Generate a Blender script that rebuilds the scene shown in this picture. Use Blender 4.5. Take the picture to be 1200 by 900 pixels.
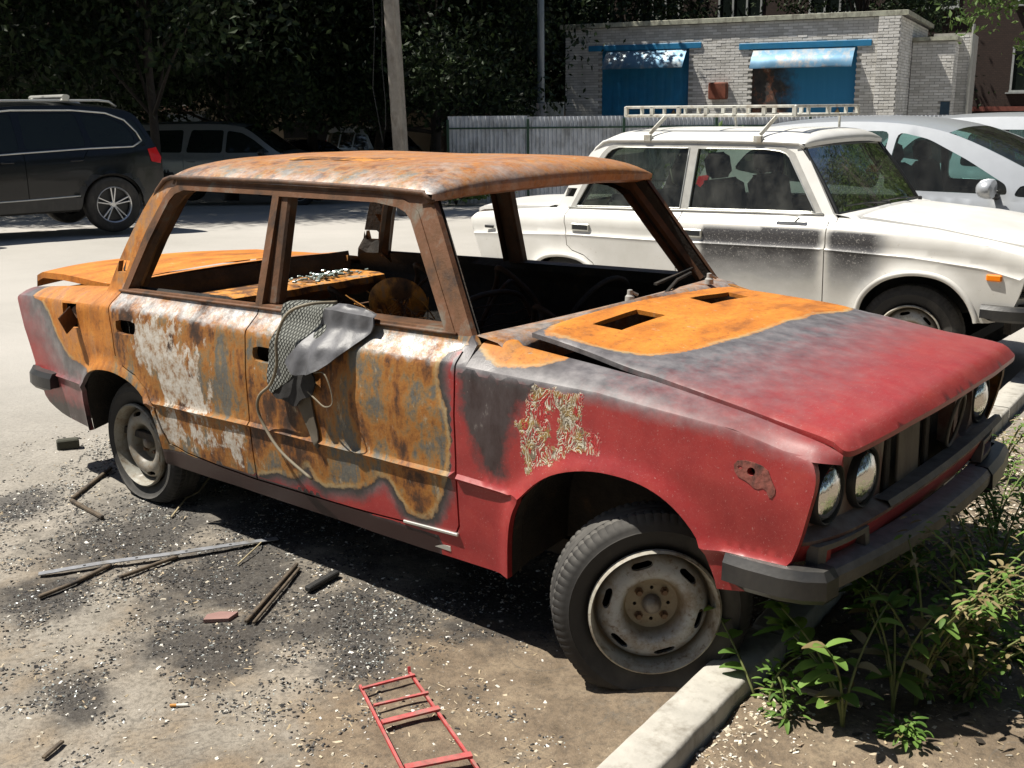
import bpy, bmesh, math, random
import numpy as np
from mathutils import Vector, Matrix, noise
from mathutils.geometry import delaunay_2d_cdt
random.seed(7); rng = np.random.default_rng(7)
R = math.radians
scene = bpy.context.scene
for o in list(bpy.data.objects): bpy.data.objects.remove(o)
COL = scene.collection

# ------------------------------------------------------------ camera, sky, sun
CAM = Vector((2.8561, -3.1111, 1.6105)); AZ, PITCH, ROLL = 2.26693760, .248178901, -.00955649
fw = Vector((math.cos(AZ)*math.cos(PITCH), math.sin(AZ)*math.cos(PITCH), -math.sin(PITCH)))
rt = fw.cross(Vector((0, 0, 1))).normalized(); up = rt.cross(fw)
rt2 = math.cos(ROLL)*rt+math.sin(ROLL)*up; up2 = -math.sin(ROLL)*rt+math.cos(ROLL)*up
cd = bpy.data.cameras.new('camera'); cam = bpy.data.objects.new('camera', cd); COL.objects.link(cam)
M = Matrix((rt2, up2, -fw)).transposed().to_4x4(); M.translation = CAM; cam.matrix_world = M
cd.sensor_width = 36; cd.lens = 1279.37/1200*36; cd.clip_start = .05; cd.clip_end = 1500
scene.camera = cam
SUN_D = Vector((.45, .32, -1)).normalized()          # direction the light travels
SUN_EL = math.asin(-SUN_D.z); sun_az = math.atan2(-SUN_D.y, -SUN_D.x)
w = bpy.data.worlds.new('World'); scene.world = w; w.use_nodes = True
nt = w.node_tree; bg = nt.nodes['Background']; sky = nt.nodes.new('ShaderNodeTexSky')
sky.sky_type = 'NISHITA'; sky.sun_disc = False; sky.sun_elevation = SUN_EL; sky.sun_rotation = math.pi/2-sun_az
nt.links.new(sky.outputs[0], bg.inputs[0]); bg.inputs[1].default_value = .05
sl = bpy.data.lights.new('sun', 'SUN'); sl.energy = 5.0; sl.angle = R(.53); sl.color = (1, .95, .86)
so = bpy.data.objects.new('sun', sl); COL.objects.link(so)
so.rotation_euler = SUN_D.to_track_quat('-Z', 'Y').to_euler()
scene.view_settings.view_transform = 'Standard'; scene.view_settings.look = 'None'
scene.view_settings.exposure = .68; scene.view_settings.gamma = 1

# ------------------------------------------------------------ object helpers
def tag(o, label=None, cat=None, group=None, kind=None):
    if label: o['label'] = label
    if cat: o['category'] = cat
    if group: o['group'] = group
    if kind: o['kind'] = kind
    return o
def empty(name, loc=(0, 0, 0), rz=0, **k):
    o = bpy.data.objects.new(name, None); COL.objects.link(o); o.location = loc; o.rotation_euler = (0, 0, rz)
    o.empty_display_size = .2
    return tag(o, **k)
def copy_tree(o, parent=None):
    c = o.copy(); COL.objects.link(c)
    if parent: c.parent = parent
    for ch in [x for x in bpy.data.objects if x.parent == o]: copy_tree(ch, c)
    return c
class MB:
    """mesh collector: everything put in comes out as one mesh object"""
    def __init__(s): s.v = []; s.f = []; s.n = 0; s.mi = []; s.cur = 0
    def add(s, V, F, xf=None):
        V = np.asarray(V, float).reshape(-1, 3)
        if xf is not None:
            A = np.array(xf); V = V@A[:3, :3].T+A[:3, 3]
        s.v.append(V); n = s.n
        s.f += [tuple(int(i)+n for i in f) for f in F]; s.mi += [s.cur]*len(F); s.n += len(V)
        return s
    def box(s, c, d, xf=None, bev=0, rz=0, taper=1):
        x, y, z = [q/2 for q in d]
        if bev <= 0:
            V = [(-x, -y, -z), (x, -y, -z), (x, y, -z), (-x, y, -z), (-x*taper, -y*taper, z), (x*taper, -y*taper, z), (x*taper, y*taper, z), (-x*taper, y*taper, z)]
            F = [(0, 3, 2, 1), (4, 5, 6, 7), (0, 1, 5, 4), (1, 2, 6, 5), (2, 3, 7, 6), (3, 0, 4, 7)]
        else:
            V = []; F = []
            b = min(bev, x*.9, y*.9, z*.9)
            L = []
            for (zz, k) in ((-z, 1), (-z+b, 0), (z-b, 0), (z, 1)):
                ix = x-b*k; iy = y-b*k; cb = b*(1 if not k else .6)
                L.append([(-ix+cb, -iy, zz), (ix-cb, -iy, zz), (ix, -iy+cb, zz), (ix, iy-cb, zz), (ix-cb, iy, zz), (-ix+cb, iy, zz), (-ix, iy-cb, zz), (-ix, -iy+cb, zz)])
            for l in L: V += l
            F.append(tuple(range(7, -1, -1))); F.append(tuple(range(24, 32)))
            for k in range(3):
                for i in range(8):
                    j = (i+1) % 8; F.append((k*8+i, k*8+j, k*8+8+j, k*8+8+i))
        V = np.array(V)
        if rz:
            c_, s_ = math.cos(rz), math.sin(rz); V = np.stack([V[:, 0]*c_-V[:, 1]*s_, V[:, 0]*s_+V[:, 1]*c_, V[:, 2]], 1)
        return s.add(V+np.array(c), F, xf)
    def beam(s, a, b, wd, hd, upv=(0, 0, 1), bev=0):
        a = Vector(a); b = Vector(b); d = (b-a); L = d.length; d.normalize()
        u = Vector(upv); x = u.cross(d)
        if x.length < 1e-4: x = Vector((1, 0, 0)).cross(d)
        x.normalize(); u = d.cross(x)
        m = Matrix((x, u, d)).transposed().to_4x4(); m.translation = (a+b)/2
        return s.box((0, 0, 0), (wd, hd, L), xf=m, bev=bev)
    def tube(s, path, r, n=8, caps=True, flat=None):
        P = [Vector(p) for p in path]; rr = r if hasattr(r, '__len__') else [r]*len(P)
        V = []; F = []; pu = None
        for i, p in enumerate(P):
            d = (P[min(i+1, len(P)-1)]-P[max(i-1, 0)]).normalized()
            if pu is None:
                pu = Vector((0, 0, 1)) if abs(d.z) < .9 else Vector((1, 0, 0))
            x = pu.cross(d).normalized(); u = d.cross(x); pu = u
            for k in range(n):
                a = 2*math.pi*k/n
                q = p+(x*math.cos(a)*(flat or 1)+u*math.sin(a))*rr[i]; V.append(q[:])
        for i in range(len(P)-1):
            for k in range(n):
                j = (k+1) % n; F.append((i*n+k, i*n+j, i*n+n+j, i*n+n+k))
        if caps:
            F.append(tuple(range(n-1, -1, -1))); F.append(tuple(range((len(P)-1)*n, len(P)*n)))
        return s.add(V, F)
    def lathe(s, prof, n=48, axis='y', xf=None, fn=None):
        V = []; F = []
        for i in range(n):
            a = 2*math.pi*i/n; c, q = math.cos(a), math.sin(a)
            for j, (r, h) in enumerate(prof):
                if fn: r, h = fn(r, h, i, j)
                V.append((r*c, h, r*q) if axis == 'y' else (r*c, r*q, h))
        m = len(prof)
        for i in range(n):
            k = (i+1) % n
            for j in range(m-1): F.append((i*m+j, i*m+j+1, k*m+j+1, k*m+j))
        return s.add(V, F, xf)
    def grid(s, P, flip=False):
        P = np.asarray(P, float); a, b = P.shape[:2]; F = []
        for i in range(a-1):
            for j in range(b-1):
                q = (i*b+j, i*b+j+1, (i+1)*b+j+1, (i+1)*b+j); F.append(q[::-1] if flip else q)
        return s.add(P.reshape(-1, 3), F)
    def build(s, name, mat, parent=None, smooth=False, attrs=None, angle=None, **k):
        me = bpy.data.meshes.new(name); V = np.concatenate(s.v) if s.v else np.zeros((0, 3))
        me.from_pydata(V.tolist(), [], s.f)
        if isinstance(mat, (list, tuple)):
            for m in mat: me.materials.append(m)
            me.polygons.foreach_set('material_index', np.array(s.mi, dtype=np.int32))
        elif mat: me.materials.append(mat)
        if smooth: me.polygons.foreach_set('use_smooth', np.ones(len(me.polygons), dtype=bool))
        if attrs:
            for nm, arr in attrs(V).items():
                at = me.attributes.new(nm, 'FLOAT', 'POINT'); at.data.foreach_set('value', np.asarray(arr, np.float32))
        me.update()
        if smooth and angle: me.set_sharp_from_angle(angle=R(angle))
        o = bpy.data.objects.new(name, me); COL.objects.link(o)
        if parent: o.parent = parent
        return tag(o, **k)

# ------------------------------------------------------------ 2-D geometry helpers
def pip(P, poly):
    P = np.asarray(P); x, y = P[:, 0], P[:, 1]; q = np.asarray(poly, float); ins = np.zeros(len(P), bool)
    j = len(q)-1
    for i in range(len(q)):
        xi, yi = q[i]; xj, yj = q[j]
        if yi != yj:
            c = ((yi > y) != (yj > y)) & (x < (xj-xi)*(y-yi)/(yj-yi)+xi); ins ^= c
        j = i
    return ins
def pdist(P, line, closed=False):
    P = np.asarray(P, float); q = np.asarray(line, float); d = np.full(len(P), 1e9)
    n = len(q); rngi = range(n if closed else n-1)
    for i in rngi:
        a = q[i]; b = q[(i+1) % n]; ab = b-a; L = max(ab@ab, 1e-12)
        t = np.clip(((P-a)@ab)/L, 0, 1); e = P-(a+t[:, None]*ab)
        d = np.minimum(d, np.sqrt((e**2).sum(1)))
    return d
def sdist(P, poly):
    d = pdist(P, poly, True); return np.where(pip(P, poly), d, -d)
def offs(line, w):
    q = np.asarray(line, float); d = np.gradient(q, axis=0); d /= np.maximum(np.linalg.norm(d, axis=1), 1e-9)[:, None]
    return q+np.stack([-d[:, 1], d[:, 0]], 1)*w
def smooth_line(pts, n=2, closed=False):
    q = [tuple(map(float, p)) for p in pts]
    for _ in range(n):
        r = [] if closed else [q[0]]
        for i in range(len(q) if closed else len(q)-1):
            a = q[i]; b = q[(i+1) % len(q)]
            r += [(a[0]*.75+b[0]*.25, a[1]*.75+b[1]*.25), (a[0]*.25+b[0]*.75, a[1]*.25+b[1]*.75)]
        if not closed: r.append(q[-1])
        q = r
    return q
def rpoly(P, r):
    P = [np.array(p, float) for p in P]; n = len(P); o = []
    for i in range(n):
        a, b, c = P[i-1], P[i], P[(i+1) % n]; u = a-b; v = c-b; lu, lv = np.linalg.norm(u), np.linalg.norm(v); k = min(r, lu*.4, lv*.4); p, q = b+u/lu*k, b+v/lv*k
        for t in (0, .33, .67, 1): o.append(tuple((1-t)**2*p+2*t*(1-t)*b+t*t*q))
    return o
def dens(line, step, closed=False):
    q = [np.array(p, float) for p in line]; out = []
    m = len(q)
    for i in range(m if closed else m-1):
        a, b = q[i], q[(i+1) % m]; k = max(1, int(np.linalg.norm(b-a)/step))
        for t in range(k): out.append(tuple(a+(b-a)*t/k))
    if not closed: out.append(tuple(q[-1]))
    return out
def ell(cx, cy, rx, ry, n=20, a0=0, rot=0):
    return [(cx+rx*math.cos(t)*math.cos(rot)-ry*math.sin(t)*math.sin(rot), cy+rx*math.cos(t)*math.sin(rot)+ry*math.sin(t)*math.cos(rot)) for t in [a0+2*math.pi*k/n for k in range(n)]]
def ss(a, b, x):
    t = np.clip((np.asarray(x, float)-a)/(b-a), 0, 1); return t*t*(3-2*t)
def surf(outline, closed_lines, open_lines, res, classify, emb, inward, depth=.02, flip=False, gaps=()):
    """triangulate a trimmed sheet; classify(centroids)->array of part keys ('' = cut away); returns {key: MB}"""
    pts = []; edges = []
    def addl(l, closed):
        l = dens(l, res*1.2, closed); n0 = len(pts); pts.extend(l)
        for i in range(len(l)-1): edges.append((n0+i, n0+i+1))
        if closed: edges.append((n0+len(l)-1, n0))
    addl(outline, True)
    for l in closed_lines: addl(l, True)
    for l in open_lines: addl(l, False)
    for g, wd in gaps:
        addl([tuple(p) for p in offs(g, wd)], False); addl([tuple(p) for p in offs(g, -wd)], False)
    o = np.array(outline); lo = o.min(0); hi = o.max(0)
    gx, gy = np.meshgrid(np.arange(lo[0]+res*.37, hi[0], res), np.arange(lo[1]+res*.41, hi[1], res))
    G = np.stack([gx.ravel(), gy.ravel()], 1); G[:, 0] += (np.floor((G[:, 1]-lo[1])/res) % 2)*res*.5
    G = G[pip(G, outline)]
    far = np.ones(len(G), bool)
    if len(pts):
        E = np.array(pts); cell = {}
        for e in E: cell.setdefault((int(e[0]//res), int(e[1]//res)), []).append(e)
        for i, g in enumerate(G):
            cx, cy = int(g[0]//res), int(g[1]//res)
            for dx in (-1, 0, 1):
                for dy in (-1, 0, 1):
                    for e in cell.get((cx+dx, cy+dy), ()):
                        if (e[0]-g[0])**2+(e[1]-g[1])**2 < (res*.5)**2: far[i] = False
    allp = [Vector(p) for p in pts]+[Vector(p) for p in G[far]]
    rv, _, rf, *_ = delaunay_2d_cdt(allp, edges, [], 0, 1e-6)
    V = np.array([v[:] for v in rv]); F = np.array([f for f in rf if len(f) == 3])
    Cn = V[F].mean(1); ok = pip(Cn, outline)
    for g, wd in gaps: ok &= ~(pdist(Cn, g) < wd*.98)
    keys = np.asarray(classify(Cn), dtype=object); out = {}
    for key in set(keys.tolist()):
        if not key: continue
        T = F[(keys == key) & ok]
        if not len(T): continue
        used, inv = np.unique(T, return_inverse=True); T = inv.reshape(-1, 3)
        UV = V[used]; X = emb(UV)
        a = UV[T[:, 1]]-UV[T[:, 0]]; b = UV[T[:, 2]]-UV[T[:, 0]]
        neg = (a[:, 0]*b[:, 1]-a[:, 1]*b[:, 0]) < 0
        T[neg] = T[neg][:, ::-1]
        if flip: T = T[:, ::-1]
        mb = MB(); mb.add(X, [tuple(t) for t in T])
        if depth:
            ec = {}
            for t in T:
                for e in ((t[0], t[1]), (t[1], t[2]), (t[2], t[0])): ec[e] = 1
            be = [e for e in ec if (e[1], e[0]) not in ec]
            vs = sorted({i for e in be for i in e}); mp = {v: k for k, v in enumerate(vs)}
            A = X[vs]; inv_ = np.array(inward(A)) if callable(inward) else np.array(inward); B = A+inv_*depth; n = len(vs)
            mb.add(np.concatenate([A, B]), [(mp[e[1]], mp[e[0]], n+mp[e[0]], n+mp[e[1]]) for e in be])
        out[key] = mb
    return out

# ------------------------------------------------------------ materials
def mat(name):
    m = bpy.data.materials.new(name); m.use_nodes = True; return m, m.node_tree, m.node_tree.nodes['Principled BSDF']
class NT:
    def __init__(s, nt): s.t = nt
    def n(s, ty, **k):
        x = s.t.nodes.new(ty)
        for a, b in k.items(): setattr(x, a, b)
        return x
    def put(s, sock, v):
        if hasattr(v, 'is_output') or isinstance(v, bpy.types.NodeSocket): s.t.links.new(v, sock)
        else: sock.default_value = v if not (isinstance(v, tuple) and len(v) == 3 and sock.type == 'RGBA') else (*v, 1)
    def math(s, op, a, b=0., c=None, clamp=False):
        x = s.n('ShaderNodeMath', operation=op); x.use_clamp = clamp; s.put(x.inputs[0], a); s.put(x.inputs[1], b)
        if c is not None: s.put(x.inputs[2], c)
        return x.outputs[0]
    def co(s, kind='Object', scale=(1, 1, 1), loc=(0, 0, 0)):
        x = s.n('ShaderNodeTexCoord'); m = s.n('ShaderNodeMapping'); s.t.links.new(x.outputs[kind], m.inputs[0])
        m.inputs['Scale'].default_value = scale; m.inputs['Location'].default_value = loc; return m.outputs[0]
    def geo(s, scale=(1, 1, 1)):
        x = s.n('ShaderNodeNewGeometry'); m = s.n('ShaderNodeMapping'); s.t.links.new(x.outputs['Position'], m.inputs[0])
        m.inputs['Scale'].default_value = scale; return m.outputs[0]
    def noise(s, co, sc, det=4, rough=.55, dist=0, out=0):
        x = s.n('ShaderNodeTexNoise'); s.t.links.new(co, x.inputs['Vector']); x.inputs['Scale'].default_value = sc
        x.inputs['Detail'].default_value = det; x.inputs['Roughness'].default_value = rough; x.inputs['Distortion'].default_value = dist
        return x.outputs[out]
    def vor(s, co, sc, out='Distance', feat='F1'):
        x = s.n('ShaderNodeTexVoronoi', feature=feat); s.t.links.new(co, x.inputs['Vector']); x.inputs['Scale'].default_value = sc
        return x.outputs[out]
    def ramp(s, v, stops, interp='LINEAR'):
        x = s.n('ShaderNodeValToRGB'); s.t.links.new(v, x.inputs[0]); cr = x.color_ramp; cr.interpolation = interp
        while len(cr.elements) < len(stops): cr.elements.new(.5)
        for e, (p, c) in zip(cr.elements, stops):
            e.position = p; e.color = (*c, 1) if hasattr(c, '__len__') else (c, c, c, 1)
        return x.outputs[0]
    def mix(s, f, a, b, mode='MIX'):
        x = s.n('ShaderNodeMix', data_type='RGBA', blend_type=mode); s.put(x.inputs[0], f); s.put(x.inputs[6], a); s.put(x.inputs[7], b); return x.outputs[2]
    def mr(s, v, a, b, c=0., d=1.):
        x = s.n('ShaderNodeMapRange'); x.clamp = True; s.put(x.inputs[0], v)
        for i, q in enumerate((a, b, c, d)): s.put(x.inputs[1+i], q)
        return x.outputs[0]
    def attr(s, name): return s.n('ShaderNodeAttribute', attribute_name=name).outputs['Fac']
    def bump(s, h, strength=.3, dist=.01, nrm=None):
        x = s.n('ShaderNodeBump'); s.t.links.new(h, x.inputs['Height']); x.inputs['Strength'].default_value = strength; x.inputs['Distance'].default_value = dist
        if nrm: s.t.links.new(nrm, x.inputs['Normal'])
        return x.outputs[0]
def simple(name, col, rough=.6, metal=0, var=.25, sc=8, spec=.5, bump=0, bsc=60, dirt=None, coat=0, dust=0):
    m, t, b = mat(name); q = NT(t); co = q.co()
    n = q.noise(co, sc, 5, .6)
    c = q.ramp(n, [(.25, tuple(x*(1-var) for x in col)), (.75, tuple(min(1, x*(1+var)) for x in col))])
    if dirt:
        n2 = q.noise(q.co(scale=(1, 1, .5)), sc*.7+1, 6, .65); f = q.mr(n2, .48, .68)
        c = q.mix(f, c, dirt)
    if dust:
        g = q.n('ShaderNodeNewGeometry'); sp = q.n('ShaderNodeSeparateXYZ'); t.links.new(g.outputs['Normal'], sp.inputs[0])
        f = q.math('MULTIPLY', q.mr(sp.outputs[2], .2, 1, 0, dust), q.mr(q.noise(co, 25, 4), .3, .7, .4, 1))
        c = q.mix(f, c, (.45, .42, .37))
    t.links.new(c, b.inputs['Base Color']); b.inputs['Roughness'].default_value = rough; b.inputs['Metallic'].default_value = metal
    b.inputs['Specular IOR Level'].default_value = spec; b.inputs['Coat Weight'].default_value = coat; b.inputs['Coat Roughness'].default_value = .05
    if bump: t.links.new(q.bump(q.noise(co, bsc, 4), bump, .004), b.inputs['Normal'])
    return m
def burnt_body():
    m, t, b = mat('burnt_car_skin'); q = NT(t); co = q.co()
    s0 = q.attr('rust'); gw = q.attr('band'); clean = q.attr('clean'); steel = q.attr('steel')
    nb = q.noise(co, 14, 5, .6); nf = q.noise(co, 70, 4, .6)
    s = q.math('ADD', s0, q.math('MULTIPLY', q.math('SUBTRACT', nb, .5), .035))
    s = q.math('ADD', s, q.math('MULTIPLY', q.math('SUBTRACT', nf, .5), .022))
    s = q.math('ADD', s, q.math('MULTIPLY', q.math('SUBTRACT', q.noise(co, 4.5, 3, .5), .5), .05))
    # paint side
    red = q.ramp(q.noise(co, 7, 9, .7), [(.3, (.23, .016, .019)), (.55, (.30, .026, .026)), (.75, (.36, .05, .04))])
    gN = q.n('ShaderNodeNewGeometry'); sN = q.n('ShaderNodeSeparateXYZ'); t.links.new(gN.outputs['Normal'], sN.inputs[0])
    dustf = q.math('MULTIPLY', q.mr(q.noise(co, 11, 11, .8), .3, .75), q.mr(sN.outputs[2], .1, .9, .10, .42))
    red = q.mix(dustf, red, (.33, .13, .11)); red = q.mix(q.math('MULTIPLY', q.mr(q.noise(co, 150, 3, .8), .63, .70), .45), red, (.5, .36, .33))
    scr = q.noise(q.co(scale=(30, 2.5, 30)), 2.2, 3, .6); red = q.mix(q.math('MULTIPLY', q.mr(q.math('ABSOLUTE', q.math('SUBTRACT', scr, .5)), 0, .004, 1, 0), .35), red, (.48, .24, .22))
    g = q.math('ADD', 1., q.math('DIVIDE', s, gw), clamp=True)
    g = q.math('MULTIPLY', g, q.mr(q.noise(co, 12, 9, .72), .2, .7, .8, 1.15), clamp=True)
    gcol = q.ramp(q.noise(co, 16, 6, .65), [(.3, (.075, .07, .073)), (.5, (.14, .13, .133)), (.72, (.22, .205, .205))])
    g2 = q.mr(q.math('ADD', g, q.math('MULTIPLY', q.math('SUBTRACT', q.noise(co, 20, 10, .78), .5), .75)), .12, .88); paint = q.mix(g2, red, gcol)
    ch = q.math('ADD', q.attr('char'), q.math('MULTIPLY', q.math('SUBTRACT', q.noise(co, 22, 6, .7), .5), .12))
    chf = q.mr(ch, -.03, .02, 0, .95)
    chcol = q.ramp(q.noise(q.co(scale=(2.2, 1, 1)), 9, 7, .72), [(.35, (.018, .017, .018)), (.6, (.05, .048, .05)), (.78, (.36, .34, .32))])
    chcol = q.mix(q.mr(q.attr('char'), 1.5, 2), chcol, (.016, .014, .013)); paint = q.mix(chf, paint, chcol)
    ringw = q.math('MULTIPLY', q.mr(q.noise(co, 6, 5, .65), .3, .7, -.012, -.075), 1.); rg_ = q.math('MULTIPLY', q.mr(s, ringw, -.004), q.math('SUBTRACT', 1., q.math('MULTIPLY', clean, .85))); paint = q.mix(rg_, paint, (.030, .026, .026))
    # rust side
    st = q.noise(q.co(scale=(7, 7, 2.6)), 2.2, 9, .68, .25)
    mott = q.noise(q.co(scale=(2.6, 2.6, 1.5)), 2.6, 6, .62, .4)
    k = q.math('ADD', q.math('MULTIPLY', st, .42), q.math('MULTIPLY', mott, .58)); k = q.math('ADD', q.math('MULTIPLY', q.math('SUBTRACT', k, .5), 1.15), .5); k = q.math('ADD', k, q.math('MULTIPLY', q.math('SUBTRACT', q.noise(co, 34, 8, .75), .5), .22))
    dirty = q.ramp(k, [(.32, (.020, .010, .006)), (.40, (.07, .028, .010)), (.45, (.20, .072, .013)), (.50, (.31, .125, .020)), (.55, (.21, .13, .055)), (.59, (.10, .10, .092)), (.64, (.15, .13, .095)), (.69, (.28, .15, .045)), (.76, (.40, .33, .22))])
    cl = q.ramp(q.noise(q.co(scale=(4, 1.6, 3)), 2.5, 6, .6), [(.3, (.26, .085, .012)), (.48, (.50, .165, .014)), (.65, (.60, .225, .024)), (.8, (.44, .17, .03))])
    cl = q.mix(q.math('MULTIPLY', q.mr(q.noise(co, 55, 5), .52, .66), .35), cl, (.25, .08, .015))
    rust = q.mix(clean, dirty, cl)
    rust = q.mix(q.math('MULTIPLY', q.mr(q.noise(co, 38, 7, .75), .55, .68), .55), rust, (.045, .022, .012)); rust = q.mix(q.math('MULTIPLY', q.mr(q.noise(q.co(scale=(1, 1, .4)), 24, 8, .78), .60, .68), .6), rust, (.46, .38, .26))
    am = q.math('ADD', q.attr('ash'), q.math('MULTIPLY', q.math('SUBTRACT', q.noise(q.co(scale=(2, 2, 1)), 6, 9, .74), .5), .62))
    ashc = q.ramp(q.noise(co, 35, 5, .7), [(.32, (.20, .10, .05)), (.42, (.34, .25, .17)), (.5, (.44, .39, .33)), (.62, (.52, .49, .44)), (.8, (.60, .57, .52))])
    rust = q.mix(q.mr(am, -.015, .012), rust, ashc)
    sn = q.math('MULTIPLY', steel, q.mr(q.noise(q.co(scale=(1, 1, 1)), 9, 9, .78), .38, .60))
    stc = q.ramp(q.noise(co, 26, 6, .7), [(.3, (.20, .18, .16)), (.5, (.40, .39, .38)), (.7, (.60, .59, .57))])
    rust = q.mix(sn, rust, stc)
    rim = q.ramp(q.mr(s, 0, .03), [(0, (.22, .16, .09)), (.3, (.38, .28, .14)), (.6, (.42, .23, .06)), (1, (.42, .16, .03))])
    rust = q.mix(q.math('MAXIMUM', q.mr(s, .004, q.math('ADD', .010, q.math('MULTIPLY', q.noise(co, 4, 2), .03))), q.mr(q.noise(q.co(loc=(3, 1, 2)), 5, 5, .7), .42, .60, 0, .9)), rim, rust)
    c = q.mix(q.mr(s, -.004, .002), paint, rust)
    # blistered patch on the wing
    pe = q.math('ADD', q.math('ADD', q.attr('peel'), q.math('MULTIPLY', q.math('SUBTRACT', nf, .5), .05)), q.math('MULTIPLY', q.math('SUBTRACT', nb, .5), .05))
    pf = q.mr(pe, -.002, .002)
    vd = q.noise(q.co(scale=(26, 26, 13)), 1.0, 4, .55, 1.6)
    ln = q.math('ABSOLUTE', q.math('SUBTRACT', q.math('FRACT', q.math('MULTIPLY', vd, 8.)), .5))
    pc = q.mix(q.mr(ln, .06, .18), (.60, .56, .46), q.mix(q.mr(q.noise(co, 30, 3), .42, .6), (.29, .185, .05), (.17, .14, .10)))
    pc = q.mix(q.mr(q.math('ADD', q.math('MULTIPLY', ln, .35), q.noise(q.co(scale=(1, 1, .5)), 26, 4, .6)), .60, .66), pc, (.34, .03, .03))
    c = q.mix(pf, c, pc)
    fl = q.mr(q.vor(co, 38, 'Distance'), .0, .055, 1, 0); fl = q.math('MULTIPLY', fl, q.mr(q.noise(co, 6, 3), .55, .65))
    c = q.mix(q.math('MULTIPLY', fl, .7), c, (.6, .56, .5))
    t.links.new(c, b.inputs['Base Color'])
    isr = q.mr(s, -.004, .004)
    rg = q.mix(isr, q.mix(g, (.36, .36, .36), (.42, .42, .42)), q.mix(sn, (.66, .66, .66), (.36, .36, .36)))
    t.links.new(rg, b.inputs['Roughness'])
    t.links.new(q.math('MULTIPLY', q.math('MULTIPLY', sn, isr), .55), b.inputs['Metallic'])
    h = q.math('ADD', q.math('MULTIPLY', q.noise(co, 45, 6, .7), q.mr(s, -.05, .02, .15, 1.)), q.math('MULTIPLY', pf, q.math('MULTIPLY', ln, 2.)))
    t.links.new(q.bump(h, .45, .004), b.inputs['Normal'])
    return m
def burnt_plain(name, hot=.5, dark=1.):
    m, t, b = mat(name); q = NT(t); co = q.co()
    k = q.noise(q.co(scale=(3, 3, 2)), 3, 7, .65)
    c = q.ramp(k, [(.3, (.03*dark, .018*dark, .012*dark)), (.45, (.14*dark, .06*dark, .02*dark)), (.55, (.34*dark*hot*2, .14*dark*hot*2, .03*dark)), (.66, (.20*dark, .17*dark, .13*dark)), (.8, (.35*dark, .3*dark, .22*dark))])
    t.links.new(c, b.inputs['Base Color']); b.inputs['Roughness'].default_value = .65
    t.links.new(q.bump(q.noise(co, 50, 5, .7), .5, .004), b.inputs['Normal'])
    return m
def soot_mat():
    m, t, b = mat('charred_interior'); q = NT(t); co = q.co()
    c = q.ramp(q.noise(co, 9, 6, .7), [(.35, (.010, .009, .008)), (.6, (.03, .024, .018)), (.8, (.10, .05, .025))])
    t.links.new(c, b.inputs['Base Color']); b.inputs['Roughness'].default_value = .85
    t.links.new(q.bump(q.noise(co, 30, 5, .7), .8, .01), b.inputs['Normal']); return m
def white_body():
    m, t, b = mat('scorched_white_paint'); q = NT(t); co = q.co()
    base = q.ramp(q.noise(co, 3, 6, .6), [(.3, (.62, .61, .57)), (.7, (.76, .75, .72))])
    sp = q.math('MULTIPLY', q.mr(q.noise(co, 40, 4, .7), .66, .72), .5); base = q.mix(sp, base, (.32, .24, .16))
    s = q.attr('soot'); s = q.math('MULTIPLY', s, q.mr(q.noise(q.co(scale=(1, 1, 2)), 5, 6, .65), .25, .6, .9, 1.1), clamp=True)
    sc = q.mix(q.mr(s, 0, .6), (.38, .31, .21), (.05, .048, .05))
    c = q.mix(s, base, sc)
    c = q.mix(q.math('MULTIPLY', q.mr(q.noise(co, 90, 6, .8), .56, .64), s), c, (.42, .40, .37))
    t.links.new(c, b.inputs['Base Color']); t.links.new(q.mix(s, (.28, .28, .28), (.5, .5, .5)), b.inputs['Roughness'])
    return m
def glass(name, tint=(.75, .82, .78), rough=.02, op=.12, dirt=.25):
    m, t, b = mat(name); q = NT(t); t.nodes.remove(b); out = t.nodes['Material Output']
    tr = q.n('ShaderNodeBsdfTransparent'); tr.inputs[0].default_value = (*tint, 1)
    gl = q.n('ShaderNodeBsdfGlossy'); gl.inputs['Roughness'].default_value = rough
    fr = q.n('ShaderNodeFresnel'); fr.inputs[0].default_value = 1.52
    mx = q.n('ShaderNodeMixShader'); t.links.new(q.math('MULTIPLY', fr.outputs[0], .6), mx.inputs[0]); t.links.new(tr.outputs[0], mx.inputs[1]); t.links.new(gl.outputs[0], mx.inputs[2])
    df = q.n('ShaderNodeBsdfDiffuse'); df.inputs[0].default_value = (.36, .36, .32, 1)
    m2 = q.n('ShaderNodeMixShader'); f = q.mr(q.noise(q.co(scale=(1, 1, .6)), 6, 7, .7), .4, .75, op, op+dirt)
    t.links.new(f, m2.inputs[0]); t.links.new(mx.outputs[0], m2.inputs[1]); t.links.new(df.outputs[0], m2.inputs[2])
    t.links.new(m2.outputs[0], out.inputs[0]); return m
MT = {}
MT['burnt'] = burnt_body(); MT['frame'] = burnt_plain('rusted_window_frame', .27, .72); MT['rust'] = burnt_plain('plain_rust', .8, 1.1)
MT['darkrust'] = burnt_plain('dark_rust', .3, .45); MT['soot'] = soot_mat()
MT['white'] = white_body()
MT['alu'] = simple('weathered_aluminium', (.38, .37, .34), .45, .3, .2, 12)
MT['tyre'] = simple('tyre_rubber', (.022, .021, .02), .8, var=.3, bump=.2, dust=.25, dirt=(.06, .055, .048))
MT['rim'] = simple('dirty_steel_wheel', (.34, .32, .27), .5, .1, .2, 9, dirt=(.17, .115, .06), bump=.2)
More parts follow.
